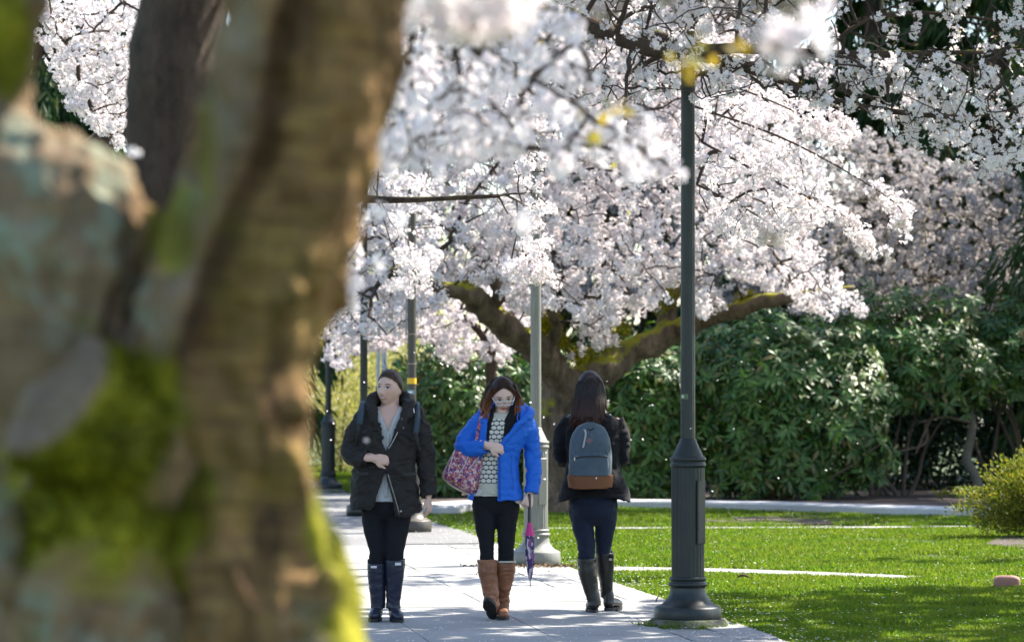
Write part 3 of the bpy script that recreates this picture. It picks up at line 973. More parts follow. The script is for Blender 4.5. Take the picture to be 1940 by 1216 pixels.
# boots
M_RB = NT('navy_rubber'); o_ = M_RB.obj(); f_ = M_RB.noise(10, o_, 4)
M_RB = M_RB.done(M_RB.principled(M_RB.mix(f_, (.010, .013, .028), (.018, .024, .048)), .38, M_RB.bump(f_, .2, .02), Specular_IOR_Level=.5))
def boot(fig, root, shaft, heel, d, pitch, mat, sole, top=None, label=None, strap=None, w=.045, collar=None, tag_y=None, slouch=.0, folds=.002):
    g = Geo(); V, Q = sleeve(fig, shaft, .008, 22, 26); g.add(V, Q)
    up, S = foot(heel, *d, pitch, .25, mat, sole, w=w)
    Vv, F_, _ = up.get(); g.add(Vv, F_[0], F_[1])
    b = cloth('boot', g, .006, mat, root, folds, int(shaft[0][0]), 4, slouch, (1, 1, 2.2))
    S.obj('sole', sole, b, False)
    return b
b = boot(f, w1, [(714, 1073, -.01, 17.2), (714, 1092, .0, 17), (715, 1120, .01, 15), (716, 1145, .02, 13.2), (716, 1160, .025, 13)], f(716, 1183, .075), (-.12, -1), 0, M_RB, M_SOLE)
V, Q = box(f(709, 1081, -.076), (.040, .004, .015)); obj('white_label', V, [Q], M_WHITE, b, False)
V, Q = box(f(698, 1074, .0), (.012, .03, .05)); obj('strap', V, [Q], M_SOLE, b, False)
b = boot(f, w1, [(748, 1066, -.03, 17.6), (748, 1090, -.02, 17.2), (747, 1120, -.01, 14.6), (745, 1145, .0, 12.6), (745, 1160, .0, 13)], f(744, 1184, .05), (.22, -1), 0, M_RB, M_SOLE)
V, Q = box(f(755, 1075, -.094), (.040, .004, .018)); obj('white_label', V, [Q], M_WHITE, b, False)
V, Q = box(f(766, 1074, -.02), (.010, .03, .06)); obj('strap', V, [Q], M_SOLE, b, False)
# hair: pulled back into a low tail
M_H1 = m_hair('brown_hair', (.020, .012, .008), (.085, .052, .034))
line = lambda u: u[:, 2] - np.interp(u[:, 1], [-1, -.75, -.35, -.05, .2, 1], [.66, .62, .40, .04, -.35, -.55]) - .10 * np.clip(.3 - np.abs(u[:, 0]), 0, 1) * (u[:, 1] < -.5)
V, Q, T = hair_cap(hc, hR, line, .012, HS)
V = V + (V - hc) * (vnoise((V - hc) @ hR * [3, .6, 1.2], 26, 61, 2) * .018)[:, None]; g = Geo(); g.add(V, Q, T)
bp = lambda x, y, z: hR @ np.array([x, y, z]) * HS + hc
g.add(*round_tube([bp(0, .085, .0), bp(.004, .115, -.005), bp(.012, .13, -.05), bp(.018, .12, -.11), bp(.02, .10, -.15)], [.022, .027, .027, .02, .008], 12, 5))
g.add(*ball(bp(0, .09, 0), (.034, .03, .034), 14, 10))
for i in range(110):
    a = (i - 54.5) / 54.5; x0 = a * .069
    z0 = .090 - .074 * abs(a) ** 2.4 + rng.normal(0, .002)
    y0 = -.060 * (1 - abs(a) ** 3) + rng.normal(0, .002)
    p = spline([bp(x0, y0, z0), bp(x0 * 1.10, y0 * .3 + .02, z0 * .9 + .027 + rng.normal(0, .0025)), bp(x0 * .75, .08, z0 * .5 + .018), bp(0, .10, .0)], 10)
    g.tube(p, np.interp(np.arange(10), [0, 4, 9], [.0006, .0042, .0026]) * rng.uniform(.6, 1.3), 4)
g.obj('hair', M_H1, w1)

# her backpack: straps in front, body behind
bk = empty('backpack', f(738, 870, .26), 'dark teal backpack of the woman in the dark jacket, straps over her shoulders', 'backpack')
R = resample([ring(f, py, 738 - w, 738 + w, .075, .075, n=32, e=3.2, y0=.235) for py, w in [(915, 30), (912, 40), (880, 43), (840, 42), (805, 36), (792, 24), (788, 10)]], 20)
V, Q, T = loft(R); obj('body', V, [Q, T], M_NAVY, bk)
M_TEAL = m_cloth('teal_strap', (.035, .055, .075), .65)
flat_strip(f.pts([(694, 790, .17), (690, 771, .06), (688, 775, -.06), (685, 795, -.155), (683, 812, -.165)]), .042, .014, (1, 0, 0), 'strap', M_TEAL, bk)
flat_strip(f.pts([(683, 810, -.168), (681, 830, -.16), (676, 855, -.10)]), .024, .006, (1, .3, 0), 'strap_web', M_SOLE, bk)
flat_strip(f.pts([(780, 792, .17), (788, 772, .06), (791, 778, -.05), (792, 800, -.14), (789, 830, -.165)]), .036, .014, (1, 0, 0), 'strap', M_TEAL, bk)
flat_strip(f.pts([(789, 828, -.168), (792, 845, -.16), (796, 862, -.12)]), .022, .006, (1, .3, 0), 'strap_web', M_SOLE, bk)
flat_strip(f.pts([(783, 776, -.085), (786, 790, -.145)]), .006, .004, (1, 0, 0), 'strap_edge', M_WHITE, bk)

# ---------------------------------------------------------------- woman in the blue jacket (W2)
f = Fig(950, 1180, 23.97)
hc, hR = f(952.5, 757, -.04), rot(-6, -24, -3)
g = Geo()
g.add(*loft(resample([ring(f, *q, n=40) for q in [(965, 905, 975, .09, .11), (935, 900, 980, .10, .12), (885, 908, 975, .09, .09), (840, 905, 985, .11, .10), (812, 905, 992, .10, .10), (800, 912, 985, .085, .09), (790, 930, 972, .06, .075)]], 30)))
g.add(*rtube(f, [(952, 806, .0, 18), (952, 790, -.005, 15), (953, 766, -.02, 14.5)]))
g.add(*rtube(f, [(912, 806, 0, 13), (876, 856, -.05, 11), (926, 852, -.17, 7.5)]))
g.add(*rtube(f, [(996, 808, 0, 13), (1006, 866, .01, 11), (1005, 942, -.04, 7)]))
for a in ([(917, 965, 0, 16), (919, 1000, -.02, 13), (922, 1045, -.04, 9), (928, 1120, -.05, 7)], [(962, 965, 0, 16), (960, 1000, .0, 13), (959, 1045, .01, 10), (955, 1120, .05, 7)]): g.add(*rtube(f, a))
h = hand(f(925, 851, -.178), (1, .05, -.28), (.05, -1, .2), 1, .55, .9); V, F_, _ = h.get(); g.add(V, F_[0], F_[1])
hw = f(1004, 941, -.05)
h = hand(hw, (-.05, -.2, -1), (.75, -.65, 0), 1, .95, .9); V, F_, _ = h.get(); g.add(V, F_[0], F_[1])
w2 = body('person', g, hc, hR, m_skin('pale_skin', (.66, .45, .37), (.50, .07, .07), (.03, .018, .014)),
          'woman in bright blue jacket and tan boots, wearing glasses, looking down')
g = Geo()
g.add(*loft(resample([ring(f, *q, n=40) for q in [(986, 922, 958, .045, .05), (978, 908, 971, .08, .09), (968, 896, 982, .10, .12), (950, 895, 984, .115, .13), (925, 900, 978, .105, .115)]], 12)))
g.add(*rtube(f, [(917, 965, 0, 23.5), (919, 1000, -.02, 20), (922, 1045, -.04, 14), (923, 1068, -.04, 13.5), (925, 1095, -.04, 12)], 18)); g.add(*rtube(f, [(962, 965, 0, 23), (960, 1000, .0, 19.5), (959, 1045, .01, 15.5), (958, 1074, .02, 14.5), (957, 1095, .03, 12)], 18))
cloth('leggings', g, .007, M_LEGG, w2, .0025, 5, 14, fine=.001)
def m_sweater():
    t = NT('dotted_sweater'); o = t.obj(); s = t.sep(o)
    w, hgt = .036, .030
    row = t.math('FLOOR', t.math('DIVIDE', s[2], hgt))
    xo = t.math('MULTIPLY', t.math('MODULO', t.math('ABSOLUTE', row), 2.0), w / 2)
    fx = t.math('SUBTRACT', t.math('FRACT', t.math('DIVIDE', t.math('ADD', t.math('ADD', s[0], 5.0), xo), w)), .5)
    fz = t.math('SUBTRACT', t.math('FRACT', t.math('DIVIDE', s[2], hgt)), .5)
    d = t.math('SQRT', t.math('ADD', t.math('POWER', t.math('MULTIPLY', fx, 1.0), 2.0), t.math('POWER', t.math('MULTIPLY', fz, 1.05), 2.0)))
    m = t.maprange(t.math('ADD', d, t.math('MULTIPLY', t.math('SUBTRACT', t.noise(160, o), .5), .10)), .43, .50)
    c = t.mix(m, (.60, .57, .49), (.045, .048, .065))
    z = t.sep(t.pos())[2]
    a = t.math('MAXIMUM', t.maprange(z, f(0, 922)[2], f(0, 925)[2]), t.maprange(z, f(0, 803)[2], f(0, 800)[2]))
    rib = t.n('TexWave', Vector=o, Scale=75.0, _bands_direction='X').outputs[0]
    c = t.mix(a, c, t.mix(rib, (.40, .375, .30), (.56, .53, .44)))
    return t.done(t.principled(c, .95, t.bump(t.mix(.5, t.noise(220, o), m), .5, .006)))
g = Geo()
rows = [(944, 897, 979, .125, .13), (925, 898, 980, .125, .125), (885, 902, 978, .118, .11), (850, 900, 985, .128, .115), (820, 902, 990, .122, .11), (806, 910, 988, .105, .10), (797, 922, 980, .085, .09), (791, 930, 974, .072, .082)]
V, Q = thick(resample([ring(f, *q, n=56) for q in rows], 34), .010, True); g.add(V, Q)
sw = cloth('sweater', g, .0065, m_sweater(), w2, .003, 12, 3, .0015)
g = Geo(); V, Q = thick(resample([ring(f, *q, n=56, drop=(lambda th, x: 15 * np.exp(-((x - 984) / 12) ** 2)) if q[0] == 948 else None) for q in [(948, 893, 990, .122, .13), (938, 895, 985, .126, .128), (930, 899, 980, .124, .125)]], 10), .006, True); g.add(V, Q)
cloth('shirt_tail', g, .006, simple('white_shirt', (.55, .53, .5), .9), w2, .003, 44)
M_J2 = m_cloth('blue_jacket', (.010, .125, .58), .62, 260, .10, bump=.2)
M_LINE = m_cloth('black_lining', (.010, .010, .012), .95)
rows = [(955, 888, 991, .145, .14, 896, 943.5), (930, 890, 984, .145, .14, 897, 943.5), (900, 893, 980, .14, .13, 900, 943.5), (872, 893, 982, .14, .125, 912, 944), (852, 892, 992, .145, .125, 922, 949), (835, 892, 1002, .145, .12, 922, 966),
        (818, 894, 1008, .135, .12, 922, 979), (804, 897, 1010, .12, .115, 924, 984), (795, 904, 1006, .105, .11, 926, 986), (786, 916, 996, .09, .105, 928, 984), (778, 924, 990, .08, .105, 932, 980)]
g = Geo(); V, Q = thick(resample([ring(f, *q, n=72) for q in rows], 44), .012, False); g.add(V, Q)
g.add(*sleeve(f, [(914, 803, 0, 16), (900, 822, -.005, 17.5), (880, 850, -.04, 16.5), (888, 859, -.10, 14.5), (922, 853, -.175, 11.5)], .011)); g.add(*sleeve(f, [(993, 807, 0, 16.5), (1005, 830, .0, 15.5), (1009, 866, .01, 13.8), (1011, 905, -.01, 12.8), (1007, 942, -.04, 11)], .011))
# turned-out lapel and hood roll
g.add(*rtube(f, [(949, 852, -.155, 3.2), (963, 834, -.158, 4.5), (980, 815, -.15, 5), (996, 800, -.12, 6), (1004, 792, -.05, 8), (996, 784, .03, 10), (975, 778, .085, 11), (945, 778, .09, 11), (922, 784, .04, 9), (912, 792, -.03, 7), (916, 806, -.11, 3.5)], 10, 5))
j2 = cloth('jacket', g, .0065, M_J2, w2, .0065, 27, 3, .0026)
lrows = [(q[0], q[1] + 3, q[2] - 3, q[3] - .012, q[4] - .012, q[5] + a, q[6] - b) for q, a, b in zip(rows[4:], (2, 6, 9, 10, 10, 9, 8), (4, 14, 24, 28, 26, 20, 14))]
g = Geo(); V, Q = thick(resample([ring(f, *q, n=64) for q in lrows], 20), .007, False); g.add(V, Q)
cloth('lining', g, .006, M_LINE, j2, .003, 8)
flat_strip(f.pts([(982, 790, -.125), (980, 800, -.14), (983, 812, -.15)]), .007, .004, (1, 0, 0), 'drawcord', M_J2, j2)
M_J2D = m_cloth('blue_seam', (.006, .07, .36), .6)
flat_strip(f.pts([(946, 866, -.156), (947, 900, -.154), (947, 952, -.158)]), .008, .004, (1, 0, 0), 'zip_band', M_J2D, j2)
flat_strip(f.pts([(970, 865, -.140), (970, 905, -.138), (973, 935, -.140)]), .0035, .003, (1, 0, 0), 'pocket_zip', M_J2D, j2)
# tan boots
def m_tan():
    t = NT('tan_leather'); o = t.obj(); a = t.noise(12, o, 5, .6); b = t.noise(60, o, 3)
    c = t.mix(t.maprange(a, .3, .7), (.16, .060, .025), (.30, .125, .058))
    return t.done(t.principled(t.mix(t.maprange(b, .55, .7, 0, .4), c, (.12, .05, .025)), .6, t.bump(b, .25, .006)))
M_TAN = m_tan()
b = boot(f, w2, [(923, 1067, -.04, 17.4), (924, 1090, -.045, 16.8), (928, 1118, -.05, 14.5), (931, 1140, -.05, 13), (932, 1156, -.05, 12.5)], f(934, 1180, -.02), (-.18, -1), 33, M_TAN, M_SOLE, slouch=.004, folds=.004)
flat_strip(f.pts([(908, 1088, -.02), (902, 1096, .0)]), .012, .004, (0, 1, 0), 'strap', M_SOLE, b)
b = boot(f, w2, [(958, 1072, .02, 18), (957, 1092, .03, 17), (955, 1118, .05, 13.5), (953, 1140, .07, 11), (953, 1158, .08, 11.5)], f(953, 1181, .13), (.0, -1), 0, M_TAN, M_SOLE, slouch=.004, folds=.004)
q = [ring(f, py, 958 - r, 958 + r, r * f.k, r * f.k, n=28, y0=.02, e=2) for py, r in ((1070.5, 19), (1073.5, 19.4))]
V, Q = thick(np.array(q), .006, True); obj('cuff_lining', V, [Q], simple('fleece', (.55, .5, .42), .95), b)
# hair: wavy, shoulder length, backlit auburn glow coloured in towards the ends
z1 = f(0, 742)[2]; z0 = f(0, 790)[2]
M_H2 = m_hair('backlit_hair', (.016, .008, .006), (.045, .022, .015), (.26, .10, .04), z0, z1, .3)
line = lambda u: u[:, 2] - np.interp(u[:, 1], [-1, -.8, -.45, -.1, .2, 1], [.97, .90, .52, -.1, -.5, -.6]) + .55 * np.abs(u[:, 0]) * (u[:, 1] < .1)
V, Q, T = hair_cap(hc, hR, line, .018); g = Geo(); g.add(V, Q, T)
bp = lambda x, y, z: hR @ np.array([x, y, z]) + hc
gx = np.array([0, 0, -1.0])
for i in range(210):
    sd = 1 if i % 2 else -1
    a = rng.uniform(0, 1)                                   # 0 = front edge, 1 = back of the head
    r0 = bp(sd * rng.uniform(.002, .03), -.030 + .10 * a + rng.normal(0, .01), .112 + rng.normal(0, .004))
    r1 = bp(sd * (.080 + .012 * rng.random()), -.040 + .10 * a, .040 + rng.normal(0, .01))
    r2 = bp(sd * (.088 + .036 * rng.random()), -.035 + .11 * a, -.035) + gx * .0
    wv = rng.uniform(-.010, .016, 2)
    e = r2 + np.array([sd * (.012 + wv[0]), rng.normal(-.01, .02), -.062 - .03 * rng.random()])
    e2 = e + np.array([-sd * (.012 + wv[1]) + rng.normal(0, .008), rng.normal(0, .012), -.03 - .04 * rng.random()])
    p = spline([r0, r1, r2, e, e2], 18)
    ph = rng.uniform(0, 6.28); t = np.linspace(0, 1, 18)
    p = p + np.column_stack([np.sin(t * 13 + ph), np.cos(t * 11 + ph), 0 * t]) * (.017 * t)[:, None]
    g.tube(p, np.interp(t, [0, .12, .25, .8, 1], [.0006, .004, .008, .0075, .002]) * rng.uniform(.7, 1.15), 5)
g.obj('hair', M_H2, w2)
# glasses, sitting on her nose
gl = empty('glasses', hc, 'pale rimmed glasses low on the nose of the woman in blue', 'glasses')
M_RIM = simple('pale_rim', (.62, .68, .70), .3); M_BRG = simple('dark_bridge', (.03, .03, .04), .4)
for sd in (-1, 1):
    a = np.linspace(0, 2 * pi, 25)
    q = np.array([bp(sd * .034 + .024 * se(np.cos(x), 3.2), -.108 + .012 * abs(se(np.cos(x), 3.2)) * .5, -.014 + .0145 * se(np.sin(x), 3.2)) for x in a[:-1]])
    gg = Geo(); gg.tube(np.vstack([q, q[:1]]), .0022, 6, cap=False); rm = gg.obj('rim', M_BRG if False else M_RIM, gl)
    c = q.mean(0); V = np.vstack([q, c]); i = np.arange(24)
    tt = NT('lens'); lm = tt.done(tt.n('MixShader', Fac=.93, i1=tt.principled((.55, .58, .66), .15), i2=tt.n('BsdfTransparent').outputs[0]).outputs[0])
    obj('lens', V, [np.stack([i, (i + 1) % 24, np.full(24, 24)], 1)], lm, rm)
    gg = Geo(); gg.tube(spline([bp(sd * .058, -.102, -.008), bp(sd * .070, -.07, -.001), bp(sd * .077, -.02, .004), bp(sd * .078, .02, .0)], 10), .0032, 6); gg.obj('temple', M_RIM, gl)
gg = Geo(); gg.tube(spline([bp(-.011, -.109, -.012), bp(0, -.112, -.009), bp(.011, -.109, -.012)], 7), .0028, 6); gg.obj('bridge', M_BRG, gl)

# tote bag
def m_tote():
    t = NT('tote_print'); o = t.obj()
    v = t.n('TexVoronoi', Vector=o, Scale=80.0)
    c = t.ramp(t.sep(v.outputs['Color'])[0], [(0, (.05, .025, .12)), (.18, (.05, .025, .12)), (.2, (.38, .07, .16)), (.4, (.42, .10, .18)), (.42, (.52, .30, .34)), (.56, (.55, .33, .36)), (.58, (.42, .14, .04)), (.72, (.45, .16, .05)), (.74, (.16, .05, .18)), (.88, (.22, .06, .2)), (.9, (.62, .5, .46)), (1, (.62, .5, .46))], 'CONSTANT')
    l = t.noise(9, t.scale(o, (1, 1, .35)), 3)
    return t.done(t.principled(t.mix(t.maprange(l, .6, .66, 0, .55), c, (.62, .42, .42)), .6, t.bump(t.noise(20, o), .3, .02)))
M_TOTE = m_tote()
tb = empty('tote_bag', f(876, 943, -.06), 'pink and purple patterned tote bag hanging under the arm in blue', 'bag')
ol = f.pts([(870, 855, -.07), (885, 852, -.07), (905, 862, -.07), (917, 878, -.07), (915, 905, -.07), (910, 930, -.07), (905, 943, -.07), (892, 943, -.07), (873, 936, -.07), (855, 926, -.07), (840, 914, -.07), (838, 906, -.07), (845, 892, -.07), (853, 875, -.07), (861, 860, -.07)])
ol = spline(np.vstack([ol, ol[:1]]), 60)[:-1]
V, Q, T = pillow(ol, .15)
V = V + np.column_stack([0 * V[:, 0], vnoise(V * [1.6, 1, .6], 6, 71, 2) * .010, 0 * V[:, 0]])
obj('bag_body', V, [Q, T], M_TOTE, tb)
gg = Geo(); gg.tube(spline(f.pts([(838, 908, -.07), (841, 915, -.07), (856, 928, -.07), (874, 938, -.07), (892, 945, -.07), (906, 944, -.07)]), 24), .0055, 6); gg.obj('piping', simple('cream_piping', (.62, .55, .42), .8), tb)
flat_strip(f.pts([(872, 862, -.10), (868, 845, -.02), (885, 815, .06), (906, 790, .05), (911, 783, .0), (914, 790, -.07), (908, 815, -.115), (902, 850, -.13), (899, 870, -.13)]), .022, .006, (1, .2, 0), 'handle', M_TOTE, tb)
M_PIPE = simple('pale_tape', (.62, .45, .42), .8)
for a in (((862, 862, -.12), (856, 880, -.135), (850, 900, -.13)), ((889, 870, -.142), (880, 890, -.150), (870, 905, -.150)), ((908, 872, -.128), (897, 886, -.145), (888, 896, -.15))):
    flat_strip(f.pts(a), .007, .004, (1, 0, 0), 'tape', M_PIPE, tb)

# folded umbrella
um = empty('umbrella', f(1004, 1120, -.06), 'folded pink and purple patterned umbrella held at her side by the woman in blue', 'umbrella')
ua, ub = f(1002.5, 944, -.075), f(1004.5, 1120, -.085)
def um_part(name, prof, mat, flute=0, depth=0.0, n=32):
    V, Q = lathe([(r * f.k, 0) for r, _ in prof], (0, 0, 0), n, flute, depth)
    tt = np.repeat([(py - 944) / 176.0 for _, py in prof], n)
    V[:, 2] = 0; V = V + ua + (ub - ua) * tt[:, None]
    if flute:
        c = ua + (ub - ua) * tt[:, None]; aa = np.arctan2(V[:, 1] - c[:, 1], V[:, 0] - c[:, 0]) ; sw_ = tt * 2.2
        r_ = np.linalg.norm((V - c)[:, :2], axis=1); V = c + np.column_stack([r_ * np.cos(aa + sw_), r_ * np.sin(aa + sw_), 0 * r_])
    return obj(name, V, [Q], mat, um)
def m_umb():
    t = NT('umbrella_print'); o = t.obj(); v = t.n('TexVoronoi', Vector=t.scale(o, (1, 1, .45)), Scale=75.0)
    c = t.ramp(t.sep(v.outputs['Color'])[0], [(0, (.04, .018, .10)), (.45, (.05, .02, .12)), (.46, (.22, .06, .2)), (.7, (.25, .07, .22)), (.71, (.5, .42, .45)), (1, (.5, .42, .45))], 'CONSTANT')
    return t.done(t.principled(c, .6))
um_part('handle', [(0, 942), (2.6, 943), (3.4, 947), (3.2, 958), (3.0, 975), (3.2, 994), (3.6, 997)], simple('dark_handle', (.015, .015, .02), .4))
um_part('canopy_top', [(3.2, 995), (4.2, 1000), (6.6, 1010), (8.4, 1018), (8.6, 1022)], simple('pink_cloth', (.55, .03, .20), .6), 8, .22)
um_part('canopy', [(8.3, 1020), (8.2, 1030), (8.6, 1045), (9.0, 1060), (8.0, 1075), (5.2, 1092), (2.4, 1104), (1.3, 1107)], m_umb(), 8, .28)
um_part('tip', [(1.3, 1105), (1.0, 1112), (.8, 1119), (0, 1120)], M_METAL)

# ---------------------------------------------------------------- woman walking away (W3)
f = Fig(1124, 1168, 24.66)
hc, hR = f(1118, 745, .03), rot(-160, 0, 0)
g = Geo()
g.add(*loft(resample([ring(f, *q, n=40) for q in [(985, 1086, 1160, .10, .10), (955, 1080, 1166, .12, .11), (900, 1088, 1158, .10, .10), (850, 1080, 1164, .11, .11), (815, 1076, 1168, .10, .10), (803, 1090, 1154, .09, .09), (792, 1102, 1140, .07, .07)]], 30)))
g.add(*rtube(f, [(1120, 806, .0, 18), (1119, 780, .01, 15), (1118, 755, .02, 15)]))
g.add(*rtube(f, [(1078, 812, 0, 13), (1066, 876, .02, 11), (1088, 858, .24, 7.5)])); g.add(*rtube(f, [(1168, 812, 0, 13), (1176, 876, .02, 11), (1158, 858, .24, 7.5)]))
for x, s_ in ((1090, -1), (1156, 1)):
    h = hand(f(x, 857, .25), (-s_ * .5, .6, .45), (s_, .4, .3), -s_, .7, .9); V, F_, _ = h.get(); g.add(V, F_[0], F_[1])
for a in ([(1102, 970, 0, 17), (1105, 1005, .0, 14), (1111, 1042, -.01, 11), (1118, 1115, 0, 8)], [(1146, 970, .0, 16), (1146, 1005, .03, 13), (1144, 1040, .08, 10), (1149, 1105, .17, 7)]): g.add(*rtube(f, a))
w3 = body('person', g, hc, hR, m_skin('light_skin', (.52, .33, .25), (.4, .15, .14), (.02, .015, .012)), 'woman with long dark hair walking away in black jacket and black rain boots')
M_JEAN = m_cloth('dark_jeans', (.010, .016, .036), .85, 520, .3, bump=.3, wear=(.02, .032, .065))
g = Geo()
g.add(*loft(resample([ring(f, *q, n=40) for q in [(1002, 1108, 1140, .05, .05), (992, 1093, 1156, .09, .09), (976, 1080, 1167, .13, .11), (958, 1078, 1169, .135, .115), (930, 1082, 1164, .12, .11)]], 12)))
g.add(*rtube(f, [(1100, 970, 0, 23.5), (1104, 1005, .0, 20), (1111, 1042, -.01, 16.5), (1111, 1066, -.01, 15.5), (1114, 1095, 0, 13)], 18)); g.add(*rtube(f, [(1148, 970, .0, 23), (1147, 1005, .03, 19.5), (1144, 1040, .08, 15.5), (1145, 1060, .10, 15), (1147, 1090, .14, 12)], 18))
cloth('jeans', g, .007, M_JEAN, w3, .004, 15, 14, fine=.002)
M_J3 = m_cloth('black_jacket', (.0075, .0078, .0095), .95, 420, .2, bump=.3, sheen=.05)
dr = lambda th, x: 6 * np.cos(2 * th) - 3
rows = [(957, 1058, 1194, .155, .15), (940, 1062, 1190, .15, .145), (915, 1069, 1180, .14, .135), (890, 1074, 1173, .13, .125), (850, 1070, 1174, .135, .13), (822, 1066, 1178, .13, .125), (807, 1070, 1175, .115, .115), (799, 1082, 1162, .10, .10), (792, 1096, 1148, .08, .085)]
g = Geo(); V, Q = thick(resample([ring(f, *q, n=64, drop=(dr if q[0] > 950 else None)) for q in rows], 40), .012, True); g.add(V, Q)
g.add(*sleeve(f, [(1082, 806, 0, 16), (1070, 825, 0, 18), (1065, 852, .01, 16.5), (1067, 876, .03, 15.5), (1076, 872, .12, 13.5), (1088, 860, .23, 11.5)], .011)); g.add(*sleeve(f, [(1164, 806, 0, 16), (1172, 825, 0, 18), (1176, 852, .01, 16.5), (1175, 876, .03, 15.5), (1168, 872, .12, 13.5), (1158, 860, .23, 11.5)], .011))
cloth('jacket', g, .0065, M_J3, w3, .005, 35, 4, .002)
M_BR = NT('black_rubber'); o_ = M_BR.obj(); f_ = M_BR.noise(10, o_, 4)
M_BR = M_BR.done(M_BR.principled(M_BR.mix(f_, (.010, .011, .010), (.02, .021, .019)), .36, M_BR.bump(f_, .2, .02)))
b = boot(f, w3, [(1111, 1065, -.01, 17.5), (1113, 1090, -.01, 16.8), (1119, 1120, .0, 13.5), (1125, 1143, .0, 11.8), (1126, 1155, .0, 12)], f(1126, 1168, -.05), (-.10, 1), 0, M_BR, M_SOLE)
V, Q = box(f(1098, 1078, -.02), (.02, .05, .03)); obj('strap', V, [Q], M_SOLE, b, False)
gg = Geo(); gg.add(*ball(f(1097, 1082, -.05), (.008, .006, .012), 8, 6)); gg.obj('buckle', M_METAL, b)
b = boot(f, w3, [(1146, 1054, .10, 16.8), (1147, 1080, .12, 16), (1149, 1105, .17, 13), (1151, 1130, .22, 11.2), (1152, 1142, .23, 11.5)], f(1150, 1165.5, .17) * [1, 1, 0] + [0, 0, GZ], (.45, 1), 0, M_BR, M_SOLE)
V, Q = box(f(1160, 1064, .06), (.02, .04, .028)); obj('strap', V, [Q], M_SOLE, b, False)
V, Q = box(f(1157, 1068, .035), (.022, .004, .014)); obj('buckle', V, [Q], M_METAL, b, False)
# long straight hair
M_H3 = m_hair('black_brown_hair', (.006, .0045, .0045), (.030, .020, .017), (.07, .028, .018), f(0, 815)[2], f(0, 755)[2], .07)
g = Geo()
line = lambda u: u[:, 2] + .75 - 1.2 * np.clip(-u[:, 1] - .1, 0, 1)
V, Q, T = hair_cap(hc, hR, line, .016); g.add(V, Q, T)
g.add(*loft(resample([ring(f, *q, n=36, e=2.4, y0=q_) for q, q_ in [((798, 1098, 1130, .02, .02), -.10), ((793, 1092, 1136, .03, .03), -.095), ((780, 1088, 1140, .04, .05), -.07), ((760, 1088, 1145, .07, .08), .0), ((740, 1092, 1145, .08, .09), .02), ((722, 1100, 1138, .07, .07), .03)]], 24)))
for i in range(260):
    a = rng.uniform(-1, 1); t = np.linspace(0, 1, 14)
    x0 = 1118 + a * 6; top = f(x0, 713 + 2 * abs(a), .03 - .02 * rng.random())
    s1 = f(1118 + a * 23.5 + rng.normal(0, .6), 728 + 6 * abs(a), -.088 + .075 * abs(a) ** 2); s2 = f(1117 + a * 28, 757, -.112 + .10 * abs(a) ** 3); s3 = f(1115 + a * 30 + rng.normal(0, 1.8), 785, -.145 + .08 * abs(a) ** 3)
    e = f(1112 + a * 30 + rng.normal(0, 3), 820 + rng.uniform(-20, 8) - 5 * abs(a), -.165 + .05 * abs(a) ** 2)
    g.tube(spline([top, s1, s2, s3, e], 14), np.interp(t, [0, .15, .85, 1], [.001, .0052, .005, .003]), 4)
for i in range(26):                                  # hair falling forward on the right side, past the cheek
    a = rng.uniform(0, 1); t = np.linspace(0, 1, 12)
    g.tube(spline([f(1132, 718, .04), f(1144 + a, 740, .03 + .06 * a), f(1147 + a * 2, 765, .03 + .06 * a), f(1149 + a * 3, 782 + 8 * a, .02 + .07 * a)], 12), np.interp(t, [0, .2, .85, 1], [.003, .0055, .0045, .001]), 4)
g.obj('hair', M_H3, w3)

# her backpack
bk = empty('backpack', f(1117, 930, -.2), 'grey-blue backpack with brown suede base on the back of the woman walking away', 'backpack')
def m_denim():
    t = NT('grey_blue_canvas'); o = t.obj(); a = t.noise(7, o, 5, .65); b = t.noise(330, o, 2); s = t.noise(13, t.scale(o, (1, 1, .3)), 4, .7)
    c = t.mix(t.maprange(a, .3, .7), (.050, .075, .10), (.095, .13, .16))
    c = t.mix(t.maprange(s, .60, .72, 0, .45), c, (.20, .23, .25))
    return t.done(t.principled(t.mix(t.maprange(b, .4, .7, 0, .3), c, (.03, .045, .06)), .8, t.bump(t.mix(.5, s, b), .4, .008)))
M_DEN = m_denim()
M_SUEDE = m_cloth('brown_suede', (.20, .085, .040), .95, 300, .3, bump=.3)
M_EDGE = m_cloth('pale_piping', (.16, .19, .21), .8)
prof = [(931, 30), (929, 38.5), (915, 40.5), (890, 40.3), (862, 39.8), (842, 37.5), (828, 33), (817, 26), (810, 16), (807.5, 6)]
def pack(py0, py1, grow=0.0, y0=-.215, yf=.085, yb=.085):
    pr = np.array(prof[::-1], float); out = []
    for py in np.linspace(py1, py0, 26):
        w = np.interp(py, pr[:, 0], pr[:, 1]); t_ = np.clip((py - 807) / 22, .25, 1)
        out.append(ring(f, py, 1117 - w - grow, 1117 + w + grow, yf * (.55 + .45 * t_) * (1 + .15 * (py > 870)) + grow * f.k, yb, n=44, e=3.6, y0=y0))
    return np.array(out)
V, Q, T = loft(pack(807.5, 931))
V = V + np.column_stack([vnoise(V, 5, 90, 2) * .004, vnoise(V * [1, 1, 1.4], 5, 91, 3) * .009, 0 * V[:, 0]])
obj('body', V, [Q, T], M_DEN, bk)
V, Q, T = loft(pack(906, 932, 2.0)); V = V + (vnoise(V, 6, 92, 2) * .003)[:, None]; obj('suede_base', V, [Q, T], M_SUEDE, bk)
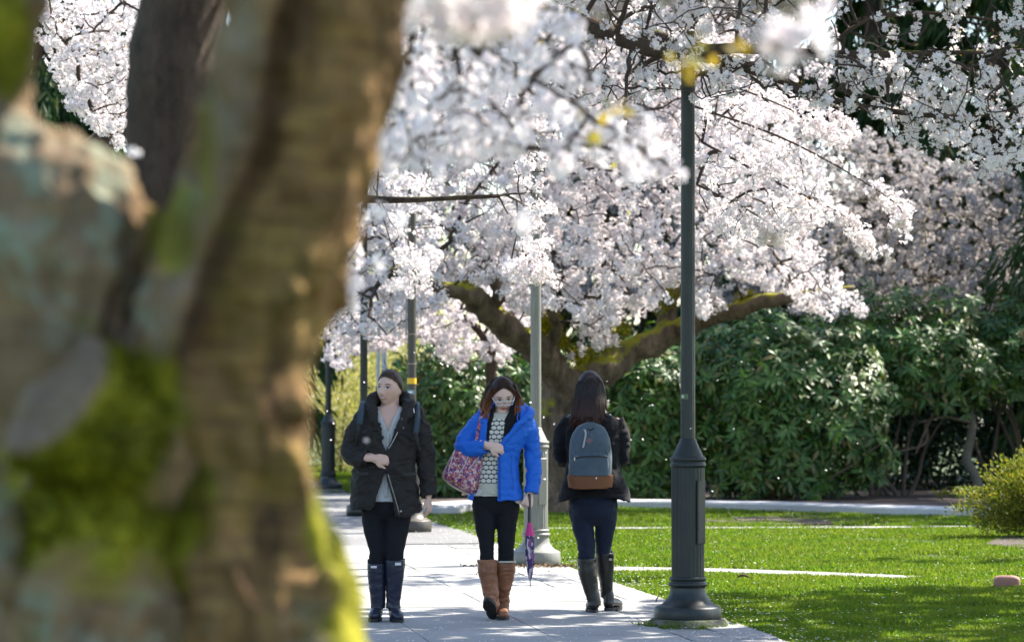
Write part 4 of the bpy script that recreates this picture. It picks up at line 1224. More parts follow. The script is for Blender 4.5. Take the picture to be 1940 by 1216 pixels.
# front pocket with its zip
R = np.array([ring(f, py, 1117 - w, 1117 + w, .030, .02, n=40, e=4, y0=-.295) for py, w in [(908, 31), (906, 33), (890, 34), (876, 33.5), (871, 32), (869, 29)]])
V, Q, T = loft(R[::-1]); V = V + np.column_stack([0 * V[:, 0], vnoise(V, 6, 93, 3) * .006, 0 * V[:, 0]]); pk = obj('pocket', V, [Q, T], M_DEN, bk)
flat_strip(f.pts([(1085, 877, -.318), (1100, 872, -.329), (1117, 871, -.331), (1134, 871, -.329), (1150, 873, -.318)]), .008, .006, (0, 0, 1), 'zip', M_SOLE, pk)
V, Q = box(f(1087, 876, -.325), (.009, .008, .024)); obj('zip_pull', V, [Q], M_METAL, pk, False)
c = f(1114.5, 842, -.306); q = np.array([[-.026, 0, 0], [0, 0, -.022], [.026, 0, 0], [0, 0, .022]])
V, Q, T = loft(np.array([c + q + [0, -.003, 0], c + q + [0, .008, 0]])); obj('diamond_patch', V, [Q, T], m_cloth('mauve_leather', (.22, .13, .13), .7), bk, False)
for sx in (-1, 1):
    p = f.pts([(1117 + sx * 31, 925, -.285), (1117 + sx * 33, 890, -.29), (1117 + sx * 32, 862, -.285), (1117 + sx * 28.5, 838, -.278), (1117 + sx * 20, 822, -.265), (1117 + sx * 8, 814, -.255)])
    gg = Geo(); gg.tube(spline(p, 24), .0042, 6); gg.obj('piping', M_EDGE, bk)
    flat_strip(f.pts([(1117 + sx * 14, 826, -.13), (1117 + sx * 20, 806, -.10), (1117 + sx * 31, 795, -.02), (1117 + sx * 36, 800, .07), (1117 + sx * 38, 830, .135), (1117 + sx * 40, 865, .12)]), .048, .014, (1, 0, 0), 'strap', M_DEN if sx < 0 else m_cloth('grey_webbing', (.12, .14, .155), .8), bk)
gg = Geo(); gg.tube(spline(f.pts([(1110, 812, -.24), (1110, 818, -.27), (1117, 822, -.285), (1124, 818, -.27), (1124, 812, -.24)]), 16), .006, 6); gg.obj('haul_loop', M_SOLE, bk)
# loose pale webbing at the top left, and the little side tag
flat_strip(f.pts([(1104, 818, -.272), (1108, 828, -.296), (1105, 845, -.306), (1103, 855, -.308)]), .012, .005, (1, 0, 0), 'loose_web', simple('pale_web', (.4, .41, .38), .8), bk)
V, Q = box(f(1077.5, 893, -.23), (.006, .025, .05)); obj('side_tag', V, [Q], M_WHITE, bk, False)

X_ = lambda px, d: (px - CX) * d / FPX

# ---------------------------------------------------------------- bark, blossom, leaf materials
def m_bark(name, dark, light, moss=(.16, .17, .02), moss_at=.55, moss_amt=1.0, band=0.0, lichen=0.0, bscale=1.0):
    t = NT(name); p = t.pos()
    geo = t.n('NewGeometry')
    f = t.noise(7 * bscale, t.scale(p, (1, 1, .35)), 6, .65); g = t.noise(34 * bscale, t.scale(p, (1, 1, .5)), 5, .7)
    fine = t.noise(120 * bscale, p, 3)
    c = t.mix(t.maprange(f, .32, .68), dark, light)
    c = t.mix(t.maprange(g, .5, .72, 0, .6), c, tuple(x * .45 for x in dark))
    h = t.mix(.45, f, g)
    if band:
        w = t.noise(16 * bscale, t.scale(p, (.35, .35, 2.6)), 4, .6)
        c = t.mix(t.maprange(w, .5, .66, 0, band), c, tuple(min(1, x * 1.5) for x in light))
        c = t.mix(t.maprange(w, .46, .34, 0, band), c, tuple(x * .5 for x in dark))
        h = t.mix(.4, h, w)
    if lichen:
        l = t.noise(5.5 * bscale, p, 5, .6)
        c = t.mix(t.maprange(l, .50, .60, 0, lichen), c, t.mix(fine, (.24, .27, .22), (.40, .43, .37)))
    nz = t.sep(geo.outputs['Normal'])[2]
    mn = t.noise(4.5 * bscale, p, 4, .6)
    a = t.math('ADD', t.math('MULTIPLY', nz, .42), mn)
    mk = t.maprange(a, moss_at + .2, moss_at + .34, 0, moss_amt)
    c = t.mix(mk, c, t.mix(fine, tuple(x * .6 for x in moss), moss))
    return t.done(t.principled(c, .92, t.bump(t.mix(.3, h, fine), 1.0, .03), Specular_IOR_Level=.25))

M_BARK = m_bark('cherry_bark', (.028, .019, .014), (.095, .066, .048), moss_at=.64)
M_BARKM = m_bark('mossy_cherry_bark', (.05, .036, .025), (.21, .155, .11), (.28, .27, .02), .46)
M_TWIG = simple('twig_bark', (.045, .03, .024), .9, .3, 9)
M_TWIGL = simple('pale_twig', (.17, .14, .09), .9, .3, 9)
M_STEM = simple('shrub_stem', (.10, .075, .055), .9, .3, 9)
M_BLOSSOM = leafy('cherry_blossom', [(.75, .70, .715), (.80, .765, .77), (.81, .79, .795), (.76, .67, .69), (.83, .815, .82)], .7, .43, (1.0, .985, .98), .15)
M_BLOSSOM_SHADED = leafy('shaded_blossom', [(.40, .375, .37), (.52, .505, .515), (.60, .585, .595), (.44, .40, .39)], .7, .4, (1.0, .95, .93), .15)  # darker copy of the blossom, shade put into its colour
M_BRONZE = leafy('bronze_bud', [(.20, .11, .05), (.28, .17, .08), (.22, .2, .05)], .6, .35, (1.1, 1, .6), .2)
M_YOUNG = leafy('young_leaf', [(.26, .22, .04), (.34, .26, .06), (.30, .30, .05)], .5, .5, (1.1, 1, .5), .3)
M_RHODO = leafy('rhododendron_leaf', [(.020, .070, .012), (.034, .100, .016), (.05, .13, .018), (.075, .155, .022), (.105, .155, .028), (.042, .115, .018), (.028, .085, .016), (.20, .165, .05)], .40, .18, (1.0, 1.2, .4), .42)
M_RHODOY = leafy('drooping_pale_leaf', [(.16, .16, .045), (.20, .19, .06)], .4, .25, (1.0, 1.1, .4), .5)
M_LAUREL = leafy('dark_shrub_leaf', [(.010, .030, .010), (.018, .05, .016), (.026, .065, .02)], .4, .1, (1.0, 1.2, .4), .5)
M_CEDAR = leafy('cedar_spray', [(.014, .045, .012), (.024, .068, .018), (.04, .09, .024), (.075, .085, .028)], .6, .2, (1.0, 1.1, .5), .3)
M_GOLD = leafy('golden_leaf', [(.07, .11, .014), (.13, .17, .02), (.19, .20, .03), (.27, .25, .05)], .5, .45, (1.1, 1.05, .5), .3)
M_FARLEAF = leafy('far_yellow_leaf', [(.20, .24, .05), (.32, .33, .10), (.40, .38, .18), (.5, .46, .3)], .6, .45, (1.1, 1.05, .6), .2)


# ---------------------------------------------------------------- blossoms
def flowers(C, Nrm, R, petals='tri'):
    """little five-petalled flowers at C facing Nrm: verts, faces"""
    n = len(C)
    Nn = unit(Nrm)
    a = unit(np.cross(Nn, rng.normal(size=(n, 3)))); b = np.cross(Nn, a)
    R = (R * rng.uniform(.8, 1.2, n))[:, None]
    k = np.arange(5) * 2 * pi / 5
    if petals == 'tri':
        V = [C - Nn * R * .15]
        for t in k:
            for s in (-.56, .56):
                V.append(C + (a * math.cos(t + s) + b * math.sin(t + s)) * R + Nn * R * rng.uniform(.05, .4, (n, 1)))
        V = np.stack(V, 1).reshape(-1, 3)
        i = np.arange(n)[:, None, None] * 11
        T = (i + np.array([[0, 1 + 2 * q, 2 + 2 * q] for q in range(5)])[None]).reshape(-1, 3)
        return V, None, T
    V = [C - Nn * R * .15]
    for t in k:
        for s, rr, h in ((-.5, .72, .22), (0, 1.0, .34), (.5, .72, .22)):
            V.append(C + (a * math.cos(t + s) + b * math.sin(t + s)) * R * rr + Nn * R * h)
    V = np.stack(V, 1).reshape(-1, 3)
    i = np.arange(n)[:, None, None] * 16
    Q = (i + np.array([[0, 1 + 3 * q, 2 + 3 * q, 3 + 3 * q] for q in range(5)])[None]).reshape(-1, 4)
    return V, Q, None


def pompoms(C, r, k, R, petals='tri'):
    """k flowers round every cluster centre"""
    n = len(C)
    D = unit(rng.normal(size=(n, k, 3)) + np.array([0, 0, -.15]))
    rr = r * rng.uniform(.7, 1.25, (n, 1, 1))
    c = (C[:, None] + D * rr * rng.uniform(.55, 1.0, (n, k, 1))).reshape(-1, 3)
    return flowers(c, D.reshape(-1, 3) + rng.normal(0, .35, (n * k, 3)), R, petals)


# ---------------------------------------------------------------- branching
class Skel:
    """a growing set of branch nodes; every new anchor is joined to the nearest node by a curved twig"""
    def __init__(s): s.p = np.zeros((0, 3)); s.r = np.zeros(0)

    def add(s, p, r):
        s.p = np.vstack([s.p, p]); s.r = np.concatenate([s.r, np.broadcast_to(r, len(p))])

    def grow(s, A, r0, r1, geo, nside=4, seg=6, sag=.06, wob=.05, root=None, collect=None, bias=.35):
        root = s.p[0] if root is None else root
        A = A[np.argsort(np.linalg.norm(A - root, axis=1))]
        for x in A:
            d = np.linalg.norm(s.p - x, axis=1)
            cost = d + bias * np.maximum(0, np.linalg.norm(s.p - root, axis=1) - np.linalg.norm(x - root))
            j = int(np.argmin(cost))
            a = s.p[j]; L = d[j]
            if L < 1e-3: continue
            t = np.linspace(0, 1, seg + 1)[:, None]
            m = (a + x) / 2 + rng.normal(0, wob * L, 3) + np.array([0, 0, sag * L])
            q = (1 - t) ** 2 * a + 2 * t * (1 - t) * m + t ** 2 * x
            q[1:-1] += rng.normal(0, wob * .25 * L, (seg - 1, 3))
            ra = min(r0, s.r[j] * .8)
            rr = ra + (r1 - ra) * t[:, 0]
            geo.tube(q, rr, nside, cap=False)
            s.add(q[1:], rr[1:])
            if collect is not None: collect.append(q)


def along(paths, step, t0=.25, jit=.02):
    out = []
    for q in paths:
        L = np.linalg.norm(np.diff(q, axis=0), axis=1).sum()
        n = max(1, int(L * (1 - t0) / step + rng.random()))
        t = (t0 + (1 - t0) * rng.random(n)) * (len(q) - 1 - 1e-6)
        i = t.astype(int); f = (t - i)[:, None]
        out.append(q[i] * (1 - f) + q[i + 1] * f)
    C = np.vstack(out)
    return C + rng.normal(0, jit, C.shape)


def limb(name, pts, mat, root, n=14, k=6, knob=.06, join=None):
    """thick limb through (px, py, depth, radius m) or world points, uneven like old wood"""
    s = spline(np.asarray(pts, float), k * (len(pts) - 1) + 1)
    p, r = s[:, :3], s[:, 3]
    V, Q, T = tube(p, r, n)
    c = np.vstack([np.repeat(p, n, 0), p[:1], p[-1:]])
    d = vnoise(V, 2.2, 9) * knob + vnoise(V, 7, 10) * knob * .5
    V = c + (V - c) * (1 + d * 2.2)[:, None]
    obj(name, V, [Q, T], mat, root)
    return p, r


def in_envelope(n, f, lo, hi):
    """n random points of the box lo..hi for which f(points) holds"""
    out = np.zeros((0, 3))
    lo, hi = np.array(lo), np.array(hi)
    while len(out) < n:
        x = lo + (hi - lo) * rng.random((n * 2, 3))
        out = np.vstack([out, x[f(x)]])
    return out[:n]


def pxw(x):            # world -> photo pixel
    return CX + x[:, 0] / x[:, 1] * FPX, HZ - (x[:, 2] - CAMZ) / x[:, 1] * FPX


def px_points(n, poly, d0, d1, dens=None):
    """n points seen inside the pixel polygon, at distances d0..d1"""
    poly = np.asarray(poly, float); out = np.zeros((0, 3))
    lo, hi = poly.min(0), poly.max(0)
    while len(out) < n:
        q = lo + (hi - lo) * rng.random((n * 3, 2))
        ins = np.zeros(len(q), bool); j = len(poly) - 1
        for i in range(len(poly)):
            a, b = poly[i], poly[j]
            c = ((a[1] > q[:, 1]) != (b[1] > q[:, 1])) & (q[:, 0] < (b[0] - a[0]) * (q[:, 1] - a[1]) / (b[1] - a[1] + 1e-9) + a[0])
            ins ^= c; j = i
        q = q[ins]
        if dens is not None: q = q[rng.random(len(q)) < dens(q)]
        d = rng.uniform(d0, d1, len(q))
        out = np.vstack([out, np.column_stack([(q[:, 0] - CX) * d / FPX, d, CAMZ + (HZ - q[:, 1]) * d / FPX])])
    return out[:n]


def cherry_crown(root, sk, A1, A2, A3, radii, per, pom, mat, step=.09, t0=.25, petals='tri', extra=None, twig_mat=None, sag=.05, jit=.025, rootp=None, young=0.0, bronze=0.0):
    """grow three orders of twigs towards the anchors and cover the last ones with blossom"""
    g = Geo(); col = []
    sk.grow(A1, radii[0], radii[1], g, 6, 7, sag * 2, .07, rootp)
    sk.grow(A2, radii[1], radii[2], g, 4, 5, sag, .08, rootp, col if len(A3) == 0 else None)
    if len(A3): sk.grow(A3, radii[2], radii[3], g, 3, 4, sag, .10, rootp, col)
    g.obj('twigs', twig_mat or M_TWIG, root, kind='stuff')
    C = along(col, step, t0, jit)
    if extra is not None: C = np.vstack([C, extra])
    r, k, R = pom
    V, Q, T = pompoms(C, r, k, R, petals)
    obj('crown', V, [Q, T], mat, root, False, kind='stuff')
    if bronze:
        n = int(len(C) * bronze); q = C[rng.integers(0, len(C), n)]
        V, Q, T = leaf_cloud(q + rng.normal(0, .05, q.shape), rng.normal(0, 1, (n, 3)), .035, .014)
        obj('buds', V, [Q, T], M_BRONZE, root, False, kind='stuff')
    if young:
        n = int(len(C) * young); q = C[rng.integers(0, len(C), n)]
        V, Q, T = leaf_cloud(q + rng.normal(0, .03, q.shape), rng.normal(0, 1, (n, 3)), .045, .02)
        obj('young_leaves', V, [Q, T], M_YOUNG, root, False, kind='stuff')
    return C


def leaf_cloud(B, D, L, Wd, droop=0.0):
    """simple pointed leaves (two triangles folded on the midrib)"""
    n = len(B); D = unit(D)
    s = unit(np.cross(D, rng.normal(size=(n, 3)))); u = np.cross(s, D)
    L = (L * rng.uniform(.7, 1.3, n))[:, None]; w = (Wd * rng.uniform(.8, 1.2, n))[:, None]
    m = B + D * L * .5
    V = np.stack([B, m + s * w / 2 + u * w * .12, B + D * L - np.array([0, 0, 1]) * droop * L, m - s * w / 2 + u * w * .12], 1).reshape(-1, 3)
    i = np.arange(n)[:, None] * 4
    return V, None, np.vstack([i + np.array([[0, 1, 2]]), i + np.array([[0, 2, 3]])])


# ---------------------------------------------------------------- far planting: conifers and pale trees that close the view
def cedar(x, y, h, rb, label, n_br=46, z0=1.6, dens=1.0, lean=None):
    dens = 1.7 if y > 60 else 1.0; ls = 1.35 if y > 60 else 1.0
    root = empty('cedar_tree', (x, y, 0), label, 'tree', 'dark cedars behind the planting')
    g = Geo(); g.tube([[x, y, 0], [x + .1, y, h * .5], [x, y, h]], [.28, .18, .03], 10); g.obj('trunk', M_BARK, root)
    gb = Geo(); B, D = [], []
    for i in range(n_br):
        z = z0 + (h - z0) * (i + rng.random()) / n_br
        a = rng.uniform(0, 2 * pi) if lean is None or rng.random() < .35 else lean + rng.normal(0, .6)
        L = rb * (1 - .8 * ((z - z0) / (h - z0)) ** 1.2) * rng.uniform(.7, 1.1)
        t = np.linspace(0, 1, 8)
        p = np.column_stack([x + np.cos(a) * L * t, y + np.sin(a) * L * t, z + .25 * L * t - .75 * L * t ** 2.2])
        gb.tube(p, .03 - .024 * t, 4, cap=False)
        m = int(52 * L * dens / 2)
        tt = rng.uniform(.15, 1, m); k = tt * 7
        ii = np.minimum(k.astype(int), 6); f = (k - ii)[:, None]
        q = p[ii] * (1 - f) + p[ii + 1] * f + rng.normal(0, .13, (m, 3)) * np.array([1, 1, .5])
        for _ in range(5):
            B.append(q + rng.normal(0, .07, q.shape)); D.append(np.column_stack([np.cos(a) * .5 + rng.normal(0, .35, m), np.sin(a) * .5 + rng.normal(0, .35, m), rng.uniform(-1.3, -.3, m)]))
    gb.obj('branches', M_TWIG, root, kind='stuff')
    V, Q, T = leaf_cloud(np.vstack(B), np.vstack(D), .24 * ls, .05 * ls, .25)
    obj('crown', V, [Q, T], M_CEDAR, root, False, kind='stuff')
for i, (x, y, h, rb, nb, lean, lab) in enumerate([
        (10.2, 54.6, 14, 3.7, 46, pi * 1.02, 'drooping dark cedar at the right reaching in front of the greyish far blossom'),
        (6.4, 63, 17, 4.2, 80, None, 'dark cedar showing through the blossom at the upper right'),
        (8.5, 62, 18, 4.2, 80, None, 'tall dark cedar in the top right corner behind the twiggy boughs'),
        (10.6, 67, 17, 4.0, 70, None, 'dark cedar behind the right edge of the hedge'),
        (2.6, 66, 16, 4.0, 70, None, 'dark cedar behind the crown of the big mossy cherry'),
        (15.5, 60, 17, 4.2, 80, None, 'tall dark cedar unseen beyond the right of the view, added to shade the hedge'),  # this and the next two: unseen, added to shade hedge and far blossom
        (14.5, 69, 18, 4.2, 70, None, 'tall dark cedar farther off, unseen to the right, added for shade'),
        (13.0, 53.0, 18, 4.4, 90, None, 'tall dark cedar unseen to the right, level with the hedge, added to shade it'),
        (-5.7, 62, 10, 2.7, 44, None, 'dark cedar whose sprays hang behind the farthest lamp post'),
        (-9.5, 70, 15, 4.0, 70, None, 'dark cedar beyond the leftmost blossom gap'),
        (-12, 78, 14, 3.8, 40, None, 'dark cedar far off behind the foreground trunk')]):
    cedar(x, y, h, rb, lab, nb, lean=lean)


def bush(name, c, r, n, L, Wd, mat, label, cat, stems=6, up=.4, group=None, seed=0, lump=.28):
    root = empty(name, (c[0], c[1], 0), label, cat, group)
    D = unit(rng.normal(size=(n, 3)))
    q = np.array(c) + D * np.array(r) * (rng.random((n, 1)) ** .45) * (1 + lump * vnoise(D, .9, seed + 3, 3) + lump * .5 * vnoise(D, 3, seed + 4, 2))[:, None]
    q = q[q[:, 2] > .05]
    V, Q, T = leaf_cloud(q, unit(q - np.array(c)) + rng.normal(0, .6, q.shape) + [0, 0, up], L, Wd)
    g = Geo()
    for i in range(stems):
        a = rng.uniform(0, 2 * pi); e = np.array(c) + np.array([math.cos(a) * r[0], math.sin(a) * r[1], .3 * r[2]]) * rng.uniform(.3, .8)
        b = np.array([c[0], c[1], 0]) + rng.normal(0, .08 * r[0], 3) * [1, 1, 0]
        g.tube(spline([b, (b + e) / 2 + [0, 0, .2 * r[2]], e], 8), np.linspace(.022, .006, 8), 5)
    g.obj('stems', M_STEM, root, kind='stuff')
    obj('foliage', V, [Q, T], mat, root, False, kind='stuff')
    return root
bush('golden_shrub', (P(640, 0, 68)[0], 68, 1.2), (1.4, 1.3, 1.6), 9000, .07, .04, M_FARLEAF, 'sunlit yellow-green shrub behind the farthest lamp post', 'shrub')
bush('golden_shrub', (P(700, 0, 74)[0], 74, 1.6), (1.6, 1.4, 2.0), 9000, .08, .045, M_FARLEAF, 'sunlit yellow-green shrub behind the white pole', 'shrub', seed=4)
bush('golden_shrub', (P(770, 0, 80)[0], 80, 1.8), (1.9, 1.4, 2.2), 8000, .08, .045, M_FARLEAF, 'sunlit yellow-green shrub glimpsed between the banded lamp and the hedge', 'shrub', seed=8)
bush('pale_tree', (P(660, 0, 88)[0], 88, 4.0), (4.2, 2.5, 3.2), 16000, .10, .06, M_FARLEAF, 'pale sunlit tree filling the far end of the path', 'tree', seed=12)
bush('azalea_shrub', (P(1968, 0, 38.0)[0], 38.0, .42), (.72, .6, .47), 20000, .04, .022, M_GOLD, 'small yellow-green azalea shrub at the right edge of the lawn', 'shrub', 9, .9, seed=6, lump=.42)
ground_poly('shrub_mulch', [gpt(1868, 1036), gpt(1930, 1043), gpt(2050, 1040), gpt(2080, 1020), gpt(1900, 1020)], .035, M_MULCH, 'dark mulch under the azalea shrub')


# ---------------------------------------------------------------- rhododendron hedge: leaf whorls
def leaf_unit():
    """one long leaf along +Y, 1 long, folded on the midrib and curving down"""
    y = np.array([0, .28, .62, 1.0]); z = np.array([0, .035, .01, -.10])
    V = [[0, y[0], 0], [0, y[1], z[1]], [0, y[2], z[2]], [0, y[3], z[3]],
         [-.115, y[1], z[1] + .03], [-.135, y[2], z[2] + .03], [.115, y[1], z[1] + .03], [.135, y[2], z[2] + .03]]
    T = [[0, 1, 4], [5, 2, 3], [0, 6, 1], [2, 7, 3]]; Q = [[4, 1, 2, 5], [1, 6, 7, 2]]
    return np.array(V, float), np.array(Q), np.array(T)
LV, LQ, LT = leaf_unit()
leaf_me = make_mesh('leaf', LV, [LQ, LT], M_RHODO)

def whorl_leaves(C, axis, droop, L, k=8):
    """matrices (n,3,3) and origins of k leaves round each shoot tip"""
    n = len(C); ax = unit(axis)
    u = unit(np.cross(ax, rng.normal(size=(n, 3)))); v = np.cross(ax, u)
    O, M = [], []
    for i in range(k):
        a = 2 * pi * (i + rng.uniform(-.25, .25, n)) / k
        out = u * np.cos(a)[:, None] + v * np.sin(a)[:, None]
        el = rng.normal(.15, .25, n)[:, None]
        d = unit(out * np.cos(el) + ax * np.sin(el) + np.array([0, 0, -1.0]) * (droop * rng.uniform(.6, 1.4, n))[:, None])
        s = unit(np.cross(d, ax)); nn = np.cross(s, d)
        l = (L * rng.uniform(.6, 1.2, n) * rng.uniform(.75, 1.15, n))[:, None]
        M.append(np.stack([s * l, d * l, nn * l], -1)); O.append(C + d * .012)
    return np.vstack(O), np.vstack(M)

def rhodo(c, r, n, droop, label, L=.19, parts=260, cut=None, stems=7, seed=0, pale=0):
    c = np.array(c, float); r = np.array(r, float)
    root = empty('rhododendron', (c[0], c[1], 0), label, 'shrub', 'rhododendrons along the bed')
    D = unit(rng.normal(size=(n * 2, 3)) * [1, 1, .9] + [0, -.45, .1])
    sh = 1 + .18 * vnoise(D, 1.1, seed, 3) + .14 * vnoise(D, 3.2, seed + 1, 2)
    C = c + D * r * (sh * rng.uniform(.66, 1.0, len(D)) )[:, None]
    C = C[(C[:, 2] > .12)]
    if cut is not None: C = C[cut(C)]
    C = C[:n]
    ax = unit((C - c) / r ** 2) * .8 + np.array([0, -.1, .55]) + rng.normal(0, .25, C.shape)
    O, M = whorl_leaves(C, ax, droop, L)
    # biggest leaves in the picture (nearest the camera side) become leaf objects
    x, y = pxw(O)
    score = -O[:, 1] + rng.normal(0, .05, len(O)) + np.where((x < 780) | (x > 1935) | (y < 600), -50, 0)
    o = np.argsort(-score); top, rest = o[:parts], o[parts:]
    for j in top:
        ob = bpy.data.objects.new('leaf', leaf_me); link(ob, root)
        m = np.eye(4); m[:3, :3] = M[j]; m[:3, 3] = O[j] - np.array([c[0], c[1], 0])
        ob.matrix_local = Matrix(m.tolist())
    V = np.einsum('nij,vj->nvi', M[rest], LV) + O[rest][:, None]
    i = np.arange(len(rest))[:, None, None] * 8
    obj('foliage', V.reshape(-1, 3), [(i + LQ).reshape(-1, 4), (i + LT).reshape(-1, 3)], M_RHODO, root, True, kind='stuff')
    g = Geo()
    for i in range(stems):
        e = C[rng.integers(len(C))]; b = np.array([c[0] + rng.normal(0, .25 * r[0]), c[1] + rng.normal(0, .15), 0])
        if e[2] < .6: continue
        m = (b + e) / 2 + rng.normal(0, .18, 3)
        g.tube(spline([b, b * .6 + m * .4 + rng.normal(0, .06, 3), m, e], 14), np.linspace(.045, .009, 14), 6)
    for e in C[rng.integers(0, len(C), 120)]:
        b = c + (e - c) * .62; g.tube(spline([b, (b + e) / 2 + rng.normal(0, .04, 3), e], 6), np.linspace(.012, .005, 6), 4, cap=False)
    g.obj('stems', M_STEM, root, kind='stuff')
    if pale:
        q = np.array([P(px, py, c[1] - r[1] * .8) for px, py in [(1620, 790), (1640, 800), (1655, 775), (1665, 805), (1675, 815), (1680, 795)]])
        O, M = whorl_leaves(q, np.tile([0, -.3, .2], (len(q), 1)), 2.5, .17, 4)
        V = np.einsum('nij,vj->nvi', M, LV) + O[:, None]; i = np.arange(len(O))[:, None, None] * 8
        obj('pale_leaves', V.reshape(-1, 3), [(i + LQ).reshape(-1, 4), (i + LT).reshape(-1, 3)], M_RHODOY, root, True, kind='stuff')
    return root
rhodo((X_(860, 52.5), 52.5, 1.15), (1.15, .95, 1.35), 620, .75, 'rhododendron with hanging leaves between the two walkers facing us', parts=230, seed=1)
rhodo((X_(1010, 53.0), 53.0, 1.1), (1.15, .9, 1.25), 520, .55, 'rhododendron filling the gap behind the fork of the mossy cherry', parts=140, seed=7)
rhodo((X_(1225, 51.6), 51.6, 1.15), (.95, .9, 1.45), 620, .3, 'rhododendron just left of the nearest lamp post', parts=230, seed=13)
rhodo((X_(1475, 51.4), 51.4, 1.25), (1.65, 1.15, 1.75), 1150, .28, 'largest rhododendron, broad and dense, right of the nearest lamp post', parts=290, seed=19)
rhodo((X_(1700, 52.6), 52.6, 2.05), (1.5, 1.0, 1.15), 640, .3, 'tall rhododendron overhanging a dark hollow at the right', parts=230, seed=25, pale=1, cut=lambda C: C[:, 2] > 1.30 + .25 * vnoise(C, .8, 77))
rhodo((X_(1930, 53.6), 53.6, 2.2), (1.3, 1.0, 1.0), 420, .3, 'dim rhododendron at the right edge above the dark hollow', parts=100, seed=31, cut=lambda C: C[:, 2] > 1.5)
# dark laurels behind, closing the hollow
for i, (px, d, w, hh) in enumerate([(1480, 56.5, 1.9, 2.6), (1700, 56.8, 1.9, 2.7), (1900, 57.2, 1.9, 2.8), (2120, 57.0, 1.9, 2.8), (1250, 56.5, 1.8, 2.5), (1040, 56.6, 1.8, 2.3), (860, 57.5, 1.4, 2.2)]):
    bush('laurel_shrub', (X_(px, d), d, hh * .48), (w, .9, hh * .55), 7000, .13, .055, M_LAUREL,
         ['dark laurel deep behind the largest rhododendron', 'dark laurel deep in the hollow under the tall rhododendron', 'dark laurel in deep shade behind the azalea shrub',
          'dark laurel beyond the right end of the kerb', 'dark laurel behind the rhododendron left of the nearest lamp', 'dark laurel behind the trunk of the mossy cherry', 'dark laurel behind the rhododendron with hanging leaves'][i],
         'shrub', 5, 0, 'dark laurels at the back of the bed', seed=40 + i)
# bare crooked stem standing in the hollow
r_ = empty('crooked_stem', P(1848, 0, 53) * [1, 1, 0], 'bare crooked pale stem standing in the dark hollow beside the azalea', 'trunk')
g = Geo(); pts = [P(1855, 960, 53), P(1850, 905, 53), P(1832, 872, 53), P(1838, 835, 53), P(1842, 800, 53), P(1830, 770, 53), P(1800, 745, 53)]
pts[0][2] = 0
g.tube(spline(pts, 26), np.linspace(.085, .05, 26), 9); g.obj('trunk', simple('lichened_stem', (.16, .15, .12), .9, .5, 14, .6, 40), r_)
g = Geo()
for a, b, c in (((1842, 800), (1790, 790), (1740, 800)), ((1795, 745), (1760, 800), (1735, 860)), ((1755, 800), (1752, 840), (1700, 855)), ((1830, 770), (1860, 740), (1900, 730))):
    g.tube(spline([P(*a, 53), P(*b, 52.7), P(*c, 52.5)], 12), np.linspace(.03, .012, 12), 6)
g.obj('branches', simple('pale_branch', (.2, .15, .11), .9, .4, 14), r_)
tag(obj('seedling', *[f for f in (lambda L: (L[0], [L[2]]))(leaf_cloud(np.tile([X_(1786, 50.5), 50.5, .13], (26, 1)) + rng.normal(0, .06, (26, 3)) * [1.4, 1, .5], rng.normal(0, 1, (26, 3)) + [0, 0, 1.2], .09, .05))], M_GOLD, None, False), 'small bright green seedling at the foot of the dark hollow behind the kerb', 'plant')

# ---------------------------------------------------------------- big mossy cherry behind the walkers (D)
D0 = 46.5
dt = empty('cherry_tree', (X_(1055, D0), D0, 0), 'big mossy cherry in full sunlit blossom, forked low behind the walkers', 'tree', 'cherry trees in blossom')
def L_(pts): return [(*P(x, y, d), r) for x, y, d, r in pts]
sk = Skel()
tr = L_([(1042, 985, D0, .34), (1042, 945, D0, .28), (1044, 900, D0, .25), (1048, 850, D0, .24), (1053, 800, D0, .245), (1061, 760, D0, .255), (1080, 725, D0, .27), (1092, 702, D0, .20)])
p, r = limb('trunk', tr, M_BARKM, dt, 20, 6, .07); sk.add(p[-6:], r[-6:])
for pts in [
    [(1068, 745, 46.5, .22), (1052, 705, 46.3, .20), (1025, 670, 46.0, .185), (985, 642, 45.6, .175), (950, 612, 45.2, .165), (915, 580, 44.9, .155), (880, 555, 44.5, .125), (835, 545, 44.2, .085), (770, 520, 44, .06), (700, 500, 43.8, .035)],
    [(925, 590, 45, .10), (945, 560, 44.9, .085), (935, 525, 44.8, .07), (900, 480, 44.8, .05), (860, 430, 45, .035)],
    [(1095, 735, 46.5, .21), (1130, 708, 46.6, .205), (1170, 682, 46.8, .19), (1215, 658, 47, .175), (1265, 634, 47, .16), (1320, 612, 46.8, .125), (1375, 595, 46.5, .11), (1430, 575, 46.3, .10), (1490, 563, 46.1, .08), (1545, 556, 46, .06), (1620, 545, 46, .035)],
    [(1240, 645, 47, .12), (1262, 610, 47.1, .115), (1268, 570, 47.2, .10), (1285, 530, 47.3, .085), (1320, 470, 47.4, .06), (1370, 400, 47.5, .04)],
    [(1085, 725, 46.4, .12), (1062, 690, 46.2, .10), (1045, 655, 46.0, .085), (1055, 620, 45.8, .07), (1030, 560, 45.4, .05), (1010, 480, 45, .035)],
    [(1120, 712, 46.6, .10), (1150, 685, 46.9, .085), (1165, 650, 47.2, .07), (1155, 600, 47.6, .055), (1180, 520, 48, .04), (1190, 400, 48.4, .03)],
]:
    p, r = limb('limb', L_(pts), M_BARKM, dt, 14, 6, .13); sk.add(p[4:], r[4:])
